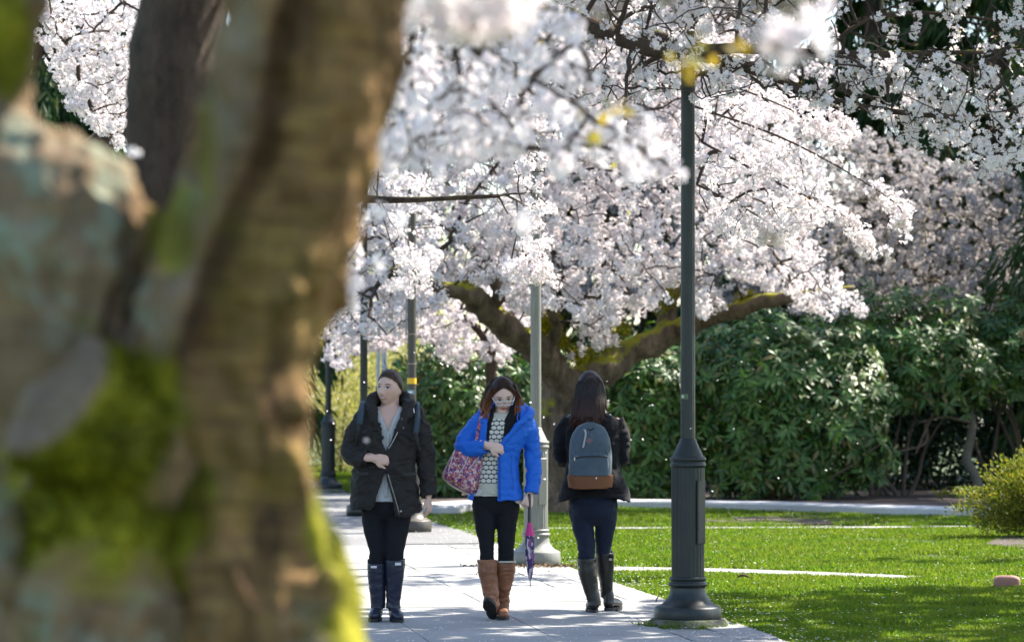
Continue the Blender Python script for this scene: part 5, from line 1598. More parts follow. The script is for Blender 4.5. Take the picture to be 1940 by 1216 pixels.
# crown: broad mound, seen from pixel outlines at real distances
poly_sun = [(625, 600), (650, 480), (700, 380), (700, 60), (1000, -120), (1350, -80), (1480, 180), (1560, 330), (1560, 480), (1620, 540), (1650, 600), (1560, 600), (1470, 560), (1420, 525), (1340, 615), (1290, 545), (1240, 595), (1190, 590), (1150, 630), (1110, 630), (1080, 590), (1040, 580), (1000, 600), (960, 580), (910, 545), (860, 545), (820, 610), (720, 640), (650, 640)]
A1 = px_points(90, poly_sun, 43.4, 48.5)
A2 = px_points(750, poly_sun, 43.0, 48.5)
A3 = px_points(3700, poly_sun, 43.0, 48.0)
hang = px_points(35, [(1090, 600), (1190, 600), (1160, 660), (1110, 665)], 45.5, 46.5)
top = in_envelope(240, lambda x: ((x[:, 0] - 1.2) / 4.2) ** 2 + ((x[:, 1] - 46.5) / 4.2) ** 2 + ((x[:, 2] - 5.5) / 2.6) ** 2 < 1, (-3.2, 42, 5.5), (5.6, 51, 8.2))
cherry_crown(dt, sk, A1, np.vstack([A2, top[:140]]), np.vstack([A3, hang, top]), (.045, .02, .009, .003), 0, (.060, 14, .0215), M_BLOSSOM, .075, .12, rootp=np.array(P(1070, 730, 46.5)), young=.05, bronze=.8)

# moss cushions on its limbs
def moss_tuft(root, path_pts, r, n, mat, name='moss'):
    s = spline(np.asarray(path_pts, float), 40)
    c = s[rng.integers(0, 40, n)] + rng.normal(0, 1, (n, 3)) * r
    V, Q, T = leaf_cloud(c, rng.normal(0, 1, (n, 3)) + [0, 0, .2], .06, .016, .3)
    obj(name, V, [Q, T], mat, root, False, kind='stuff')
M_MOSS = leafy('moss_strand', [(.13, .13, .01), (.22, .21, .015), (.32, .29, .03)], .9, .35, (1.1, 1.0, .4), .1)
up = np.array([0, 0, .14])
moss_tuft(dt, [P(1100, 690, 46.3) + up * .4, P(1075, 672, 46.2) + up * .6, P(1045, 645, 46.1) + up, P(1030, 625, 46) + up], .05, 1300, M_MOSS)
moss_tuft(dt, [P(1110, 690, 46.5) + up * .7, P(1150, 668, 46.6) + up * .9, P(1185, 640, 46.7) + up], .05, 900, M_MOSS)
moss_tuft(dt, [P(1060, 640, 46) , P(1052, 615, 45.9), P(1048, 600, 45.8)], .05, 500, M_MOSS)
moss_tuft(dt, [P(870, 548, 44.4) + up * .7, P(890, 552, 44.6) + up * .7], .05, 220, M_MOSS)
moss_tuft(dt, [P(1245, 575, 47) + up * .2, P(1275, 555, 47)], .07, 500, M_MOSS)
moss_tuft(dt, [P(1395, 578, 46.4) + up * .4, P(1428, 566, 46.3) + up * .4], .045, 260, M_MOSS)

# ---------------------------------------------------------------- slim young tree (G) with shaded blossom behind
gt = empty('cherry_tree', (X_(934, 50.6), 50.6, 0), 'slim young forked cherry behind the head of the woman in blue', 'tree', 'cherry trees in blossom')
sk = Skel()
p, r = limb('trunk', L_([(935, 960, 50.6, .11), (933, 850, 50.6, .095), (931, 740, 50.6, .085), (930, 690, 50.6, .08), (926, 668, 50.6, .075)]), M_BARK, gt, 12, 5, .03); sk.add(p[-4:], r[-4:])
for pts in ([(927, 672, 50.6, .06), (916, 640, 50.5, .055), (900, 620, 50.4, .05), (870, 595, 50.2, .035), (800, 570, 50, .02)],
            [(928, 674, 50.6, .055), (942, 655, 50.7, .045), (950, 635, 50.8, .04), (980, 590, 51, .025)]):
    p, r = limb('limb', L_(pts), M_BARK, gt, 8, 5, .03); sk.add(p[3:], r[3:])
poly = [(610, 690), (615, 600), (680, 540), (800, 530), (1000, 540), (1010, 620), (960, 690), (920, 680), (870, 700), (840, 680), (790, 640), (750, 660), (690, 660), (650, 700)]
cherry_crown(gt, sk, px_points(25, poly, 49.5, 52), px_points(160, poly, 49.3, 52), px_points(700, poly, 49.3, 52), (.03, .015, .008, .003), 0, (.05, 10, .024), M_BLOSSOM, .06, .15, rootp=np.array(P(928, 670, 50.6)))

# ---------------------------------------------------------------- far blossom at the right, fine and twiggy (F)
def far_cherry(x, y, poly, d0, d1, n, label, lean=0):
    root = empty('cherry_tree', (x, y, 0), label, 'tree', 'cherry trees in blossom')
    sk = Skel()
    c = np.array([x, y, 0]); sp = px_points(5, poly, d0, d1)
    p, r = limb('trunk', [(x, y, 0, .26), (x + .05, y, .8, .2), (x, y, 1.6, .19), (x, y, 2.0, .16)], M_BARK, root, 12, 5); sk.add(p[-5:], r[-5:])
    for e in sp:
        m = (c + [0, 0, 1.8] + e) / 2 + [0, 0, .3]
        q = spline([[x, y, 1.75, .12], [*(np.array([x, y, 1.9]) * .6 + m * .4), .1], [*m, .075], [*e, .03]], 20)
        p, r = limb('limb', q[::3], M_BARK, root, 8, 3); sk.add(p[4:], r[4:])
    return root, sk
poly_f = [(1440, 330), (1480, 230), (1620, 235), (1760, 290), (1960, 340), (1990, 620), (1900, 640), (1800, 600), (1740, 650), (1640, 660), (1560, 600), (1500, 600), (1450, 520)]
ft, sk = far_cherry(9.0, 60.5, poly_f, 55, 60, 0, 'far cherry with fine blossom coloured grey as if shaded over the hedge at the right')
cherry_crown(ft, sk, px_points(70, poly_f, 55, 60), px_points(500, poly_f, 55, 60), px_points(2500, poly_f, 55, 59), (.04, .016, .008, .004), 0, (.05, 7, .026), M_BLOSSOM_SHADED, .075, .2, twig_mat=M_TWIGL, rootp=np.array([9., 60.5, 1.9]), young=.03)
# bare pale twigs reaching out under it at the right edge
g = Geo(); s2 = Skel(); s2.add(np.array([P(1990, 600, 54.5), P(1960, 640, 54.5), P(1975, 560, 54.5)]), .03)
s2.grow(px_points(26, [(1720, 600), (1940, 560), (1950, 700), (1880, 690), (1740, 640)], 53.8, 55), .02, .008, g, 5, 6, .05, .1)
s2.grow(px_points(120, [(1720, 590), (1940, 540), (1950, 720), (1880, 700), (1740, 650)], 53.8, 55), .009, .004, g, 4, 4, .05, .12)
s2.grow(px_points(150, [(1560, 430), (1940, 360), (1950, 640), (1700, 640)], 54.2, 56), .014, .005, g, 4, 5, .06, .12)
s2.grow(px_points(260, [(1560, 400), (1940, 330), (1950, 640), (1700, 640)], 54.2, 56), .008, .003, g, 3, 4, .06, .14)
g.obj('bare_twigs', M_TWIGL, ft, kind='stuff')
# backdrop cherries that close gaps far behind
poly_b = [(600, 640), (600, -30), (1450, -30), (1450, 600), (1200, 560), (800, 560)]
bt, sk = far_cherry(0.6, 62, poly_b, 58, 62, 0, 'far cherry whose blossom fills the gaps behind the big mossy cherry')
cherry_crown(bt, sk, px_points(60, poly_b, 58, 63), px_points(400, poly_b, 58, 63), px_points(2300, poly_b, 58, 62), (.04, .016, .008, .004), 0, (.07, 8, .034), M_BLOSSOM_SHADED, .10, .2, rootp=np.array([.6, 62, 1.9]))

# ---------------------------------------------------------------- cherries lining the left of the path, reaching over it (hidden trunks at the left)
def row_cherry(x, y, limbs, label, r0=.24, fork=1.9, mat=None):
    root = empty('cherry_tree', (x, y, 0), label, 'tree', 'cherry trees in blossom')
    sk = Skel()
    p, r = limb('trunk', [(x, y, 0, r0 * 1.3), (x, y, .4, r0 * 1.05), (x + .03, y, 1.2, r0), (x + .06, y, fork, r0 * .95), (x + .08, y, fork + .25, r0 * .7)], mat or M_BARK, root, 16, 6, .06)
    sk.add(p[-5:], r[-5:])
    for pts in limbs:
        p, r = limb('limb', pts, mat or M_BARK, root, 10, 6, .05); sk.add(p[4:], r[4:])
    return root, sk
# C2 at 33 m: sunlit sprigs right of the nearest lamp, clusters in front of the second lamp
x2, y2 = -5.2, 33.5
ct, sk = row_cherry(x2, y2, [
    [(x2 + .1, y2, 1.9, .17), (-4.2, 33, 2.9, .14), (-2.8, 32.2, 3.8, .115), (-1.0, 31.4, 4.5, .09), (.6, 30.8, 4.75, .07), (1.8, 30.3, 4.5, .045), (2.8, 30, 4.0, .02)],
    [(x2 + .1, y2, 2.0, .16), (-4.6, 34, 3.4, .13), (-3.2, 34.5, 4.6, .10), (-1.2, 34.8, 5.4, .07), (.8, 34.6, 5.6, .04)],
    [(x2, y2, 2.0, .15), (-6.2, 33, 3.3, .11), (-7.2, 32.6, 4.4, .06)],
    [(-2.8, 32.2, 3.8, .06), (-1.9, 31.2, 3.4, .045), (-1.15, 30.6, 3.26, .032), (-.12, 30.4, 3.28, .018)]],
    'cherry at the left of the path whose sunlit sprigs hang beside the nearest lamp')
sprig = []
SP = [((1300, 130), (1480, 200), (1600, 260)), ((1310, 200), (1500, 270), (1690, 380), (1710, 430)), ((1330, 270), (1480, 350), (1600, 410), (1655, 475)), ((1320, 350), (1420, 400), (1480, 445)), ((1290, 60), (1400, 140), (1530, 190), (1620, 240))]
gs = Geo(); sc = []
for s_ in SP:
    q = spline([P(a, b, 30.0 + .3 * i) for i, (a, b) in enumerate(s_)], 16)
    L = np.linspace(.012, .004, 16); gs.tube(q, L, 5)
    j = np.argmin(np.linalg.norm(sk.p - q[0], axis=1)); gs.tube(spline([sk.p[j], (sk.p[j] + q[0]) / 2 + [0, 0, .1], q[0]], 10), np.linspace(.025, .012, 10), 6)
    sk.add(q, L)
    t = np.concatenate([rng.uniform(2, 15, 24), rng.uniform(9, 15, 18)]); i = np.minimum(t.astype(int), 14); f = (t - i)[:, None]
    sc.append(q[i] * (1 - f) + q[i + 1] * f + rng.normal(0, .05, (len(t), 3)) + [0, 0, -.02])
gs.obj('sprig_twigs', M_TWIG, ct, kind='stuff')
poly_s = [(1310, 150), (1420, 180), (1520, 260), (1600, 400), (1480, 470), (1400, 470), (1330, 460)]
A3 = np.vstack([px_points(130, poly_s, 29.5, 31.5), px_points(45, [(960, 490), (1040, 490), (1050, 530), (1010, 540), (960, 530)], 30, 30.8), px_points(75, [(975, 170), (1050, 170), (1050, 500), (985, 500)], 30, 31.3), px_points(90, [(735, 330), (840, 330), (840, 520), (800, 570), (745, 560)], 37.4, 39)])
A2 = np.vstack([px_points(30, poly_s, 29.5, 31.5), px_points(60, [(60, 0), (290, 0), (240, 280), (130, 200)], 33, 36), px_points(6, [(940, 480), (1040, 480), (1040, 500), (960, 500)], 30, 31), px_points(12, [(960, 170), (1060, 170), (1060, 450), (960, 450)], 30.2, 31.3), px_points(16, [(700, 300), (850, 300), (850, 500), (720, 500)], 37, 39)])
A1 = np.vstack([px_points(8, poly_s, 29.8, 31.2), px_points(14, [(90, 0), (290, 0), (240, 280), (130, 200)], 33, 36)])
top = in_envelope(260, lambda x: ((x[:, 0] + 4) / 4.5) ** 2 + ((x[:, 1] - 34.5) / 3.5) ** 2 + ((x[:, 2] - 5.4) / 2.2) ** 2 < 1, (-8, 31, 5.3), (-1.2, 38, 7.2))
cherry_crown(ct, sk, A1, np.vstack([A2, top[:70]]), np.vstack([A3, top, px_points(460, [(55, 0), (300, 0), (240, 290), (130, 200)], 33, 36)]), (.03, .014, .007, .003), 0, (.055, 11, .024), M_BLOSSOM, .065, .15, 'kite', extra=np.vstack(sc), rootp=np.array([x2, y2, 2.0]), young=.04, bronze=.5)

# C at 22 m: the shaded boughs across the top of the picture, in front of the nearest lamp
x3, y3 = -3.2, 22.2
b1 = L_([(640, -60, 22.4, 0.0702), (900, -30, 22.4, 0.0624), (1100, 40, 22.4, 0.0546), (1180, 75, 22.4, 0.0499), (1260, 100, 22.4, 0.0429), (1400, 92, 22.6, 0.0351), (1560, 103, 22.8, 0.0296), (1690, 103, 23, 0.0250), (1820, 100, 23.2, 0.0179), (1960, 95, 23.4, 0.0109)])
b2 = L_([(1180, 75, 22.4, 0.0351), (1330, 110, 22.8, 0.0312), (1460, 145, 23, 0.0281), (1560, 185, 23.2, 0.0250), (1680, 210, 23.4, 0.0195), (1830, 222, 23.6, 0.0140), (1960, 205, 23.8, 0.0078)])
b3 = L_([(1560, 100, 22.8, 0.0156), (1640, 40, 22.8, 0.0140), (1760, 25, 23, 0.0125), (1960, 50, 23.2, 0.0086)])
ct3, sk = row_cherry(x3, y3, [
    [(x3 + .1, y3, 1.9, .18), (-3.2, 22.2, 3.0, .15), (-3.05, 22.2, 4.2, .125), (-2.3, 22.3, 4.55, .10), (b1[0][0], b1[0][1], b1[0][2], .09)], b1, b2, b3,
    [(x3, y3, 1.9, .16), (-4.0, 22.8, 3.2, .12), (-4.6, 23.2, 4.6, .08)],
    [(-3.05, 22.2, 4.2, .10), (-1.0, 22.8, 4.9, .09), (.6, 23.2, 5.4, .07), (2.2, 23.6, 5.6, .04)]],
    'cherry at the left of the path whose dark boughs cross the top of the picture')
poly_t = [(960, -40), (1960, -40), (1960, 290), (1860, 300), (1800, 250), (1680, 250), (1560, 200), (1420, 170), (1330, 200), (1240, 190), (1130, 230), (1060, 190), (960, 150)]
dn = lambda q: np.where(q[:, 0] > 1480, np.where(q[:, 1] < 130, .35, .7), 1.0)
A1 = px_points(60, poly_t, 21.8, 24); A2 = px_points(230, poly_t, 21.5, 24.2, dn); A3 = px_points(470, poly_t, 21.5, 24.2, dn)
hang = px_points(150, [(1600, 120), (1960, 120), (1960, 330), (1880, 350), (1760, 300), (1680, 250)], 22, 24.4)
pole = px_points(40, [(1275, -20), (1335, -20), (1335, 105), (1275, 105)], 21.8, 22.9)
env = lambda x: ((x[:, 0] - .9) / 4.4) ** 2 + ((x[:, 1] - 23.9) / 2.8) ** 2 + ((x[:, 2] - 5.2) / 1.4) ** 2 < 1
top = in_envelope(620, env, (-3.4, 21, 4.35), (5.2, 26.7, 6.6))
g = Geo(); col = []
sk2 = Skel(); sk2.p, sk2.r = sk.p.copy(), sk.r.copy()
sk2.grow(top[:160], .02, .008, g, 5, 5, .06, .1); sk2.grow(top[160:], .008, .003, g, 4, 4, .06, .1, None, col)
g.obj('shade_twigs', M_TWIG, ct3, kind='stuff')
V, Q, T = pompoms(along(col, .055, .05, .06), .09, 9, .055); obj('shade_crown', V, [T], M_BLOSSOM, ct3, False, kind='stuff')  # unseen oversized blossom, added to shade the boughs and path below
cherry_crown(ct3, sk, A1, A2, np.vstack([A3, hang, pole]), (.024, .011, .0055, .0022), 0, (.042, 9, .0195), M_BLOSSOM, .09, .3, 'kite', rootp=np.array([x3, y3, 2.0]), young=.03, bronze=.5)

# B at 13 m: dark trunk in the fork of the foreground tree; its out-of-focus sprays fill the upper middle
db = 13.0
bt = empty('cherry_tree', (X_(300, db), db, 0), 'dark upright cherry trunk seen through the fork of the foreground tree', 'tree', 'cherry trees in blossom')
sk = Skel()
p, r = limb('trunk', [(X_(285, db), db, 0, .23), (X_(290, db), db, .6, .19), (X_(300, db), db, 1.4, .175), (X_(305, db), db, 2.1, .172), (X_(320, db), db, 2.5, .17), (X_(345, db), db, 3.0, .165), (X_(360, db), db, 3.5, .14)], M_BARK, bt, 20, 6, .05); sk.add(p[-6:], r[-6:])
for pts in ([(-1.2, 13, 3.2, .10), (-.8, 12.8, 3.5, .085), (-.2, 12.4, 3.55, .06), (.4, 12, 3.3, .045), (.9, 11.8, 3.05, .025)],
            [(-1.2, 13, 3.4, .10), (-.6, 13.4, 3.9, .08), (.3, 13.6, 4.1, .06), (1.2, 13.4, 3.9, .035)],
            [(-.8, 12.8, 3.5, .05), (-.5, 11.9, 3.2, .035), (-.3, 11.2, 2.85, .022), (-.1, 10.8, 2.6, .012)]):
    p, r = limb('limb', pts, M_BARK, bt, 10, 6, .04); sk.add(p[3:], r[3:])
poly_m = [(730, 120), (760, 20), (900, -20), (1100, 10), (1120, 130), (1150, 220), (1230, 210), (1260, 300), (1305, 318), (1305, 345), (1130, 330), (1060, 330), (1020, 290), (900, 320), (760, 330), (720, 330), (720, 250)]
A1 = px_points(24, poly_m, 10.6, 13); A2 = px_points(120, poly_m, 10.4, 13); A3 = px_points(250, poly_m, 10.4, 13)
low = px_points(12, [(600, 520), (700, 500), (700, 580), (640, 590)], 12, 13)
tp = in_envelope(420, lambda x: ((x[:, 0] - .3) / 2.6) ** 2 + ((x[:, 1] - 12.6) / 2.2) ** 2 + ((x[:, 2] - 4.0) / 1.0) ** 2 < 1, (-2.2, 10.8, 3.3), (2.8, 14.8, 5.0))
cherry_crown(bt, sk, A1, np.vstack([A2, tp[:50]]), np.vstack([A3, tp, low]), (.016, .008, .004, .002), 0, (.042, 9, .02), M_BLOSSOM, .072, .3, 'kite', rootp=np.array([-1.2, 13, 3.0]), young=.05)

g = Geo(); col = []
tp = in_envelope(300, lambda x: ((x[:, 0] - 1.0) / 1.9) ** 2 + ((x[:, 1] - 12.7) / 2.0) ** 2 + ((x[:, 2] - 4.1) / .6) ** 2 < 1, (-1, 10.6, 3.5), (3, 14.8, 4.8))
sk.grow(tp[:80], .012, .006, g, 5, 5, .06, .1); sk.grow(tp[80:], .006, .002, g, 4, 4, .06, .1, None, col)
g.obj('shade_twigs', M_TWIG, bt, kind='stuff')
V, Q, T = pompoms(along(col, .06, .1, .05), .07, 9, .045); obj('shade_crown', V, [T], M_BLOSSOM, bt, False, kind='stuff')  # unseen coarse blossom overhead, added so the sprays below fall in shade

# E off to the right, unseen: added and shaped to shade the near path and lawn
et, sk = row_cherry(5.6, 26.5, [
    [(5.6, 26.5, 2.0, .17), (5.0, 26.3, 3.4, .13), (4.0, 26, 4.9, .09), (2.6, 25.8, 5.6, .05)],
    [(5.6, 26.5, 2.0, .16), (6.4, 25.8, 3.6, .12), (7.2, 25, 4.9, .06)],
    [(5.6, 26.5, 2.1, .15), (5.6, 27.5, 3.8, .11), (5.4, 28.2, 5.2, .06)],
    [(5.6, 26.5, 2.1, .14), (5.0, 25.2, 3.8, .1), (4.2, 24.2, 5.0, .05)]],
    'unseen cherry just outside the right of the view, added to shade the near lawn')
el_ = lambda x, c, r: (((x - np.array(c)) / np.array(r)) ** 2).sum(1) < 1
env = lambda x: el_(x, (4.8, 25.0, 5.6), (4.8, 2.8, 1.2)) | el_(x, (8.0, 28.2, 5.6), (2.9, 2.4, 1.3)) | el_(x, (8.6, 34.6, 5.4), (2.2, .8, .6))
bx = ((0, 22, 4.4), (11.2, 35.6, 7))
cherry_crown(et, sk, in_envelope(60, env, *bx), in_envelope(360, env, *bx), in_envelope(1600, env, *bx), (.04, .018, .008, .004), 0, (.10, 8, .07), M_BLOSSOM, .14, .1, rootp=np.array([5.6, 26.5, 2.2]))
# another unseen cherry, added outside the right of the view to shade the far lawn
e2, sk = row_cherry(9.6, 48.5, [[(9.6, 48.5, 2.0, .17), (9.0, 48, 3.4, .13), (8.0, 47, 5.0, .08)], [(9.6, 48.5, 2.0, .16), (10.6, 48.6, 3.6, .12), (11.5, 49, 5.2, .06)], [(9.6, 48.5, 2.1, .14), (9.4, 47, 3.8, .1), (9, 45.5, 5.0, .05)]],
    'unseen cherry outside the right of the view, added to shade the far lawn')
env = lambda x: (((x[:, 0] - 10.4) / 3.2) ** 2 + ((x[:, 1] - 47.4) / 3.8) ** 2 + ((x[:, 2] - 5.8) / 2.6) ** 2 < 1)
bx = ((7.4, 43.6, 3.0), (13.7, 51.4, 8.4))
cherry_crown(e2, sk, in_envelope(40, env, *bx), in_envelope(220, env, *bx), in_envelope(1000, env, *bx), (.04, .018, .008, .004), 0, (.10, 8, .07), M_BLOSSOM, .14, .1, rootp=np.array([9.6, 48.5, 2.2]))

# ---------------------------------------------------------------- foreground cherry, 6 m from the camera
DA = 6.0
def a_(pts, dy=0.0): return np.array([(*P(x, y, DA + dy), r * DA / FPX) for x, y, r in pts])
fa = empty('cherry_tree', (X_(400, DA), DA, 0), 'massive mossy lichened cherry trunk out of focus in front at the left', 'tree', 'cherry trees in blossom')
g = Geo()
RB = a_([(690, -560, 120), (655, -300, 150), (635, -120, 165), (615, 0, 166), (600, 100, 168), (578, 200, 164), (552, 300, 160), (530, 400, 158), (508, 500, 158), (462, 640, 142), (446, 800, 140), (446, 950, 146), (475, 1100, 180), (495, 1216, 205), (500, 1500, 250), (500, 2000, 300), (480, 2500, 380)])
RR = a_([(560, -560, 70), (540, -300, 80), (520, -120, 86), (500, 0, 86), (482, 100, 84), (462, 200, 80), (440, 300, 78), (412, 400, 78), (372, 500, 75), (322, 640, 70), (300, 800, 58), (330, 960, 40)], -.09)
SL = a_([(-60, -560, 95), (-30, -300, 100), (-10, -120, 98), (0, 0, 88), (-2, 130, 74), (-14, 220, 86), (8, 300, 126), (66, 390, 178), (100, 470, 186), (110, 560, 178), (130, 700, 175), (165, 900, 185), (190, 1100, 200), (200, 1300, 260), (250, 2000, 320), (250, 2500, 380)], .06)
for s_ in (RB, RR, SL):
    g.add(*round_tube(s_[:, :3], s_[:, 3], 20, 4))
g.add(*round_tube(*(lambda q: (q[:, :3], q[:, 3]))(a_([(520, 880, 60), (575, 1030, 58), (604, 1150, 62), (636, 1300, 86), (760, 1700, 130), (860, 2500, 170)], -.06)), 14, 4))
g.add(*round_tube(*(lambda q: (q[:, :3], q[:, 3]))(a_([(285, 450, 55), (315, 530, 60), (330, 640, 55)], .05)), 12, 4))
for x, y, r, dy in ((570, 780, 26, -.13), (556, 560, 30, -.13), (615, 1120, 34, -.14), (30, 1050, 70, -.08)):
    q = P(x, y, DA + dy); g.add(*ball(q, np.array([1, 1, 1.4]) * r * DA / FPX))
V, Fs, _ = g.get()
V, Fs, N = remesh(V, Fs, .0125, 6)
d = vnoise(V * [1, 1, .5], 7, 21, 4) * .011 + vnoise(V * [.45, .45, 1.8], 9, 22, 3) * .004 + vnoise(V, 26, 23, 2) * .003
px0, py0 = pxw(V)
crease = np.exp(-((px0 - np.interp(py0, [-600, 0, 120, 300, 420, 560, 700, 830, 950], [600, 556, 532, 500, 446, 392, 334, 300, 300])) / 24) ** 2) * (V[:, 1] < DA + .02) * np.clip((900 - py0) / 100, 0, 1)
d = d + .010 - .024 * np.abs(vnoise(V * [1, 1, .32] + .02 * np.sin(V[:, [2, 0, 1]] * 40), 5.5, 27, 3)) ** .8
d = d - .022 * crease - np.clip(vnoise(V * [1, 1, .28], 8, 24, 3) - .25, 0, 1) * .035
V = V + N * d[:, None]
pxx, pyy = pxw(V)
def blob(cx, cy, rx, ry, ns=.35, seed=1):
    u = np.hypot((pxx - cx) / rx, (pyy - cy) / ry) + ns * vnoise(V, 6, seed, 4)
    return np.clip((1.15 - u) / .3, 0, 1)
front = V[:, 1] < DA + .12
moss = np.maximum.reduce([blob(15, 90, 45, 110, .3, 2) * 1.0, blob(392, 250, 15, 170, .5, 3) * .6, blob(648, 1020, 55, 190, .55, 4), blob(200, 930, 170, 250, .35, 5), blob(330, 430, 50, 90, .4, 6) * .7, blob(690, 1216, 60, 90, .4, 8),
                          .18 * blob(520, 560, 110, 130, .6, 9), .15 * blob(480, 900, 120, 120, .7, 10)])
lich = np.maximum.reduce([blob(110, 330, 190, 150, .5, 11), blob(110, 500, 150, 130, .75, 12), blob(200, 1170, 170, 90, .5, 13), blob(20, 1050, 50, 130, .6, 14), .35 * blob(620, 1190, 80, 60, .6, 16), .25 * blob(440, 160, 60, 120, .6, 15)])
grey = np.clip(1 - np.abs(pxx - np.interp(pyy, [-400, 0, 200, 400, 640, 800], [530, 470, 445, 385, 305, 285])) / 75 + .2 * vnoise(V, 5, 17), 0, 1) * (pyy < 860)
grey = np.maximum(grey, np.clip((300 - pxx) / 60, 0, 1) * .6)
def m_fg():
    t = NT('old_cherry_bark'); p = t.pos()
    at = t.n('Attribute', _attribute_name='mask')
    s = t.n('SeparateColor', Color=at.outputs['Color']).outputs
    f = t.noise(9, t.scale(p, (1, 1, .5)), 6, .65); w = t.noise(15, t.scale(p, (.5, .5, 3.2)), 4, .6); fine = t.noise(90, p, 4)
    c = t.mix(t.maprange(f, .3, .7), (.066, .035, .014), (.26, .152, .062))
    c = t.mix(t.maprange(w, .48, .68, 0, .6), c, (.36, .225, .075))
    c = t.mix(t.maprange(t.noise(13, t.scale(p, (1, 1, .22)), 5, .65), .5, .66, 0, .75), c, (.03, .017, .010))
    c = t.mix(t.maprange(w, .45, .33, 0, .4), c, (.028, .016, .009))
    gr = t.mix(f, (.07, .050, .034), (.27, .205, .15))
    c = t.mix(t.math('MULTIPLY', s[2], .85), c, gr)
    c = t.mix(t.maprange(at.outputs['Alpha'], 1, .3, 0, .75), c, (.040, .020, .011))  # crease: dark fissure bark, with its shade painted into the colour too
    li = t.mix(t.noise(24, p, 4), (.14, .15, .10), (.27, .295, .22))
    c = t.mix(t.math('MULTIPLY', s[1], t.maprange(t.noise(10, p, 5, .65), .46, .58, .04, 1)), c, li)
    mo = t.ramp(t.noise(6.5, p, 5, .65), [(.32, (.03, .034, .003)), (.5, (.125, .125, .007)), (.70, (.30, .275, .018))])
    c = t.mix(s[0], c, mo)
    return t.done(t.principled(c, .95, t.bump(t.mix(.4, f, fine), .8, .02), Specular_IOR_Level=.2))
M_FG = m_fg()
def fg_obj(name, V, Fs, masks, crease=None):
    o = obj(name, V, Fs, M_FG, fa)
    a = o.data.attributes.new('mask', 'FLOAT_COLOR', 'POINT')
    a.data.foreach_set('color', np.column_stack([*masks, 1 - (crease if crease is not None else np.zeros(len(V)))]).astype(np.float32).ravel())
    return o
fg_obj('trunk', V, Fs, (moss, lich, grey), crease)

# sawn stub in front of it, moss hanging over its lower side
g = Geo()
ax0, ax1 = P(300, 915, DA - .04), P(95, 748, DA - .17)
axd = unit(ax1 - ax0)
g.add(*tube(spline([ax0, ax0 * .6 + ax1 * .4, ax1], 14), np.linspace(.105, .118, 14), 24))
g.add(*round_tube(*(lambda q: (q[:, :3], q[:, 3]))(a_([(250, 850, 100), (200, 980, 140), (185, 1100, 160), (190, 1250, 185), (215, 1500, 215)], -.07)), 16, 4))
V, Fs, _ = g.get()
V, Fs, N = remesh(V, Fs, .010, 3)
V = V + N * (vnoise(V, 8, 31, 4) * .012 + vnoise(V, 25, 32, 2) * .004)[:, None]
pxx, pyy = pxw(V)
cut = np.clip(((V - ax1) @ axd + .025) / .02, 0, 1)
moss = np.clip(1.1 - cut * 1.2 + .2 * vnoise(V, 6, 33, 3), 0, 1) * np.clip((1120 - pyy) / 80 + .9 * vnoise(V, 5, 35), 0, 1) * np.clip((355 - pxx) / 60 + .8 * vnoise(V, 6, 37), 0, 1)
fg_obj('branch_stub', V, Fs, (moss, np.clip((pyy - 1080) / 60, 0, 1) * np.clip(.7 + vnoise(V, 7, 34), 0, 1), np.maximum(cut, .3)))
# loose moss on the stub and on the root flare
sel = rng.choice(len(V), 9000); q = V[sel][moss[sel] > .75]; nn = N[sel][moss[sel] > .75]
M_FGMOSS = leafy('loose_moss', [(.03, .034, .003), (.09, .092, .005), (.17, .165, .01), (.28, .265, .02)], .95, .3, (1.1, 1.05, .4), .05)
VV, _, T = leaf_cloud(q, nn + rng.normal(0, .6, nn.shape) + [0, 0, .2], .022, .008, .2)
obj('moss', VV, [T], M_FGMOSS, fa, False, kind='stuff')

# its overhanging bough and the few sprays that dip into the view
sk = Skel(); sk.add(RB[:2, :3], .1)
boughs = [[(*RB[1, :3], .12), (.05, 6.1, 2.75, .09), (.5, 6.5, 2.95, .06), (1.0, 6.9, 2.85, .03)],
          [(*RB[1, :3], .12), (-.25, 6.3, 3.0, .10), (-.1, 6.9, 3.2, .06), (.1, 7.6, 3.2, .03)],
          [(*SL[0, :3], .08), (-1.1, 6.1, 2.6, .07), (-1.4, 6.2, 3.1, .04)]]
for b in boughs:
    p, r = limb('limb', b, M_BARK, fa, 12, 6, .03); sk.add(p, r)
A1 = np.vstack([px_points(5, [(790, -120), (1000, -120), (1000, -20), (800, -20)], 6.6, 7.2), px_points(4, [(1300, -80), (1500, -80), (1500, -20), (1300, -20)], 6.8, 7.2)])
A2 = np.vstack([px_points(16, [(780, -60), (1010, -60), (1000, 50), (860, 70), (790, 40)], 6.6, 7.2), px_points(5, [(1330, 70), (1400, 60), (1500, 60), (1500, 100), (1340, 110)], 6.8, 7.0)])
tp = in_envelope(14, lambda x: x[:, 2] > 0, (-.7, 5.8, 2.7), (1.2, 8, 3.4))
cherry_crown(fa, sk, A1, A2, np.vstack([tp, px_points(3, [(700, 0), (770, 0), (770, 60)], 6.5, 6.8)]), (.012, .006, .003, .0015), 0, (.036, 9, .019), M_BLOSSOM, .06, .25, 'kite', jit=.015,
             extra=np.vstack([px_points(46, [(780, -40), (1015, -40), (1010, 20), (940, 70), (860, 60), (800, 40)], 6.6, 7.0), px_points(8, [(1425, 70), (1520, 50), (1540, 80), (1470, 105)], 6.85, 6.95), px_points(1, [(1540, 10), (1560, 10), (1550, 25)], 6.9, 6.95)]), rootp=RB[0, :3])
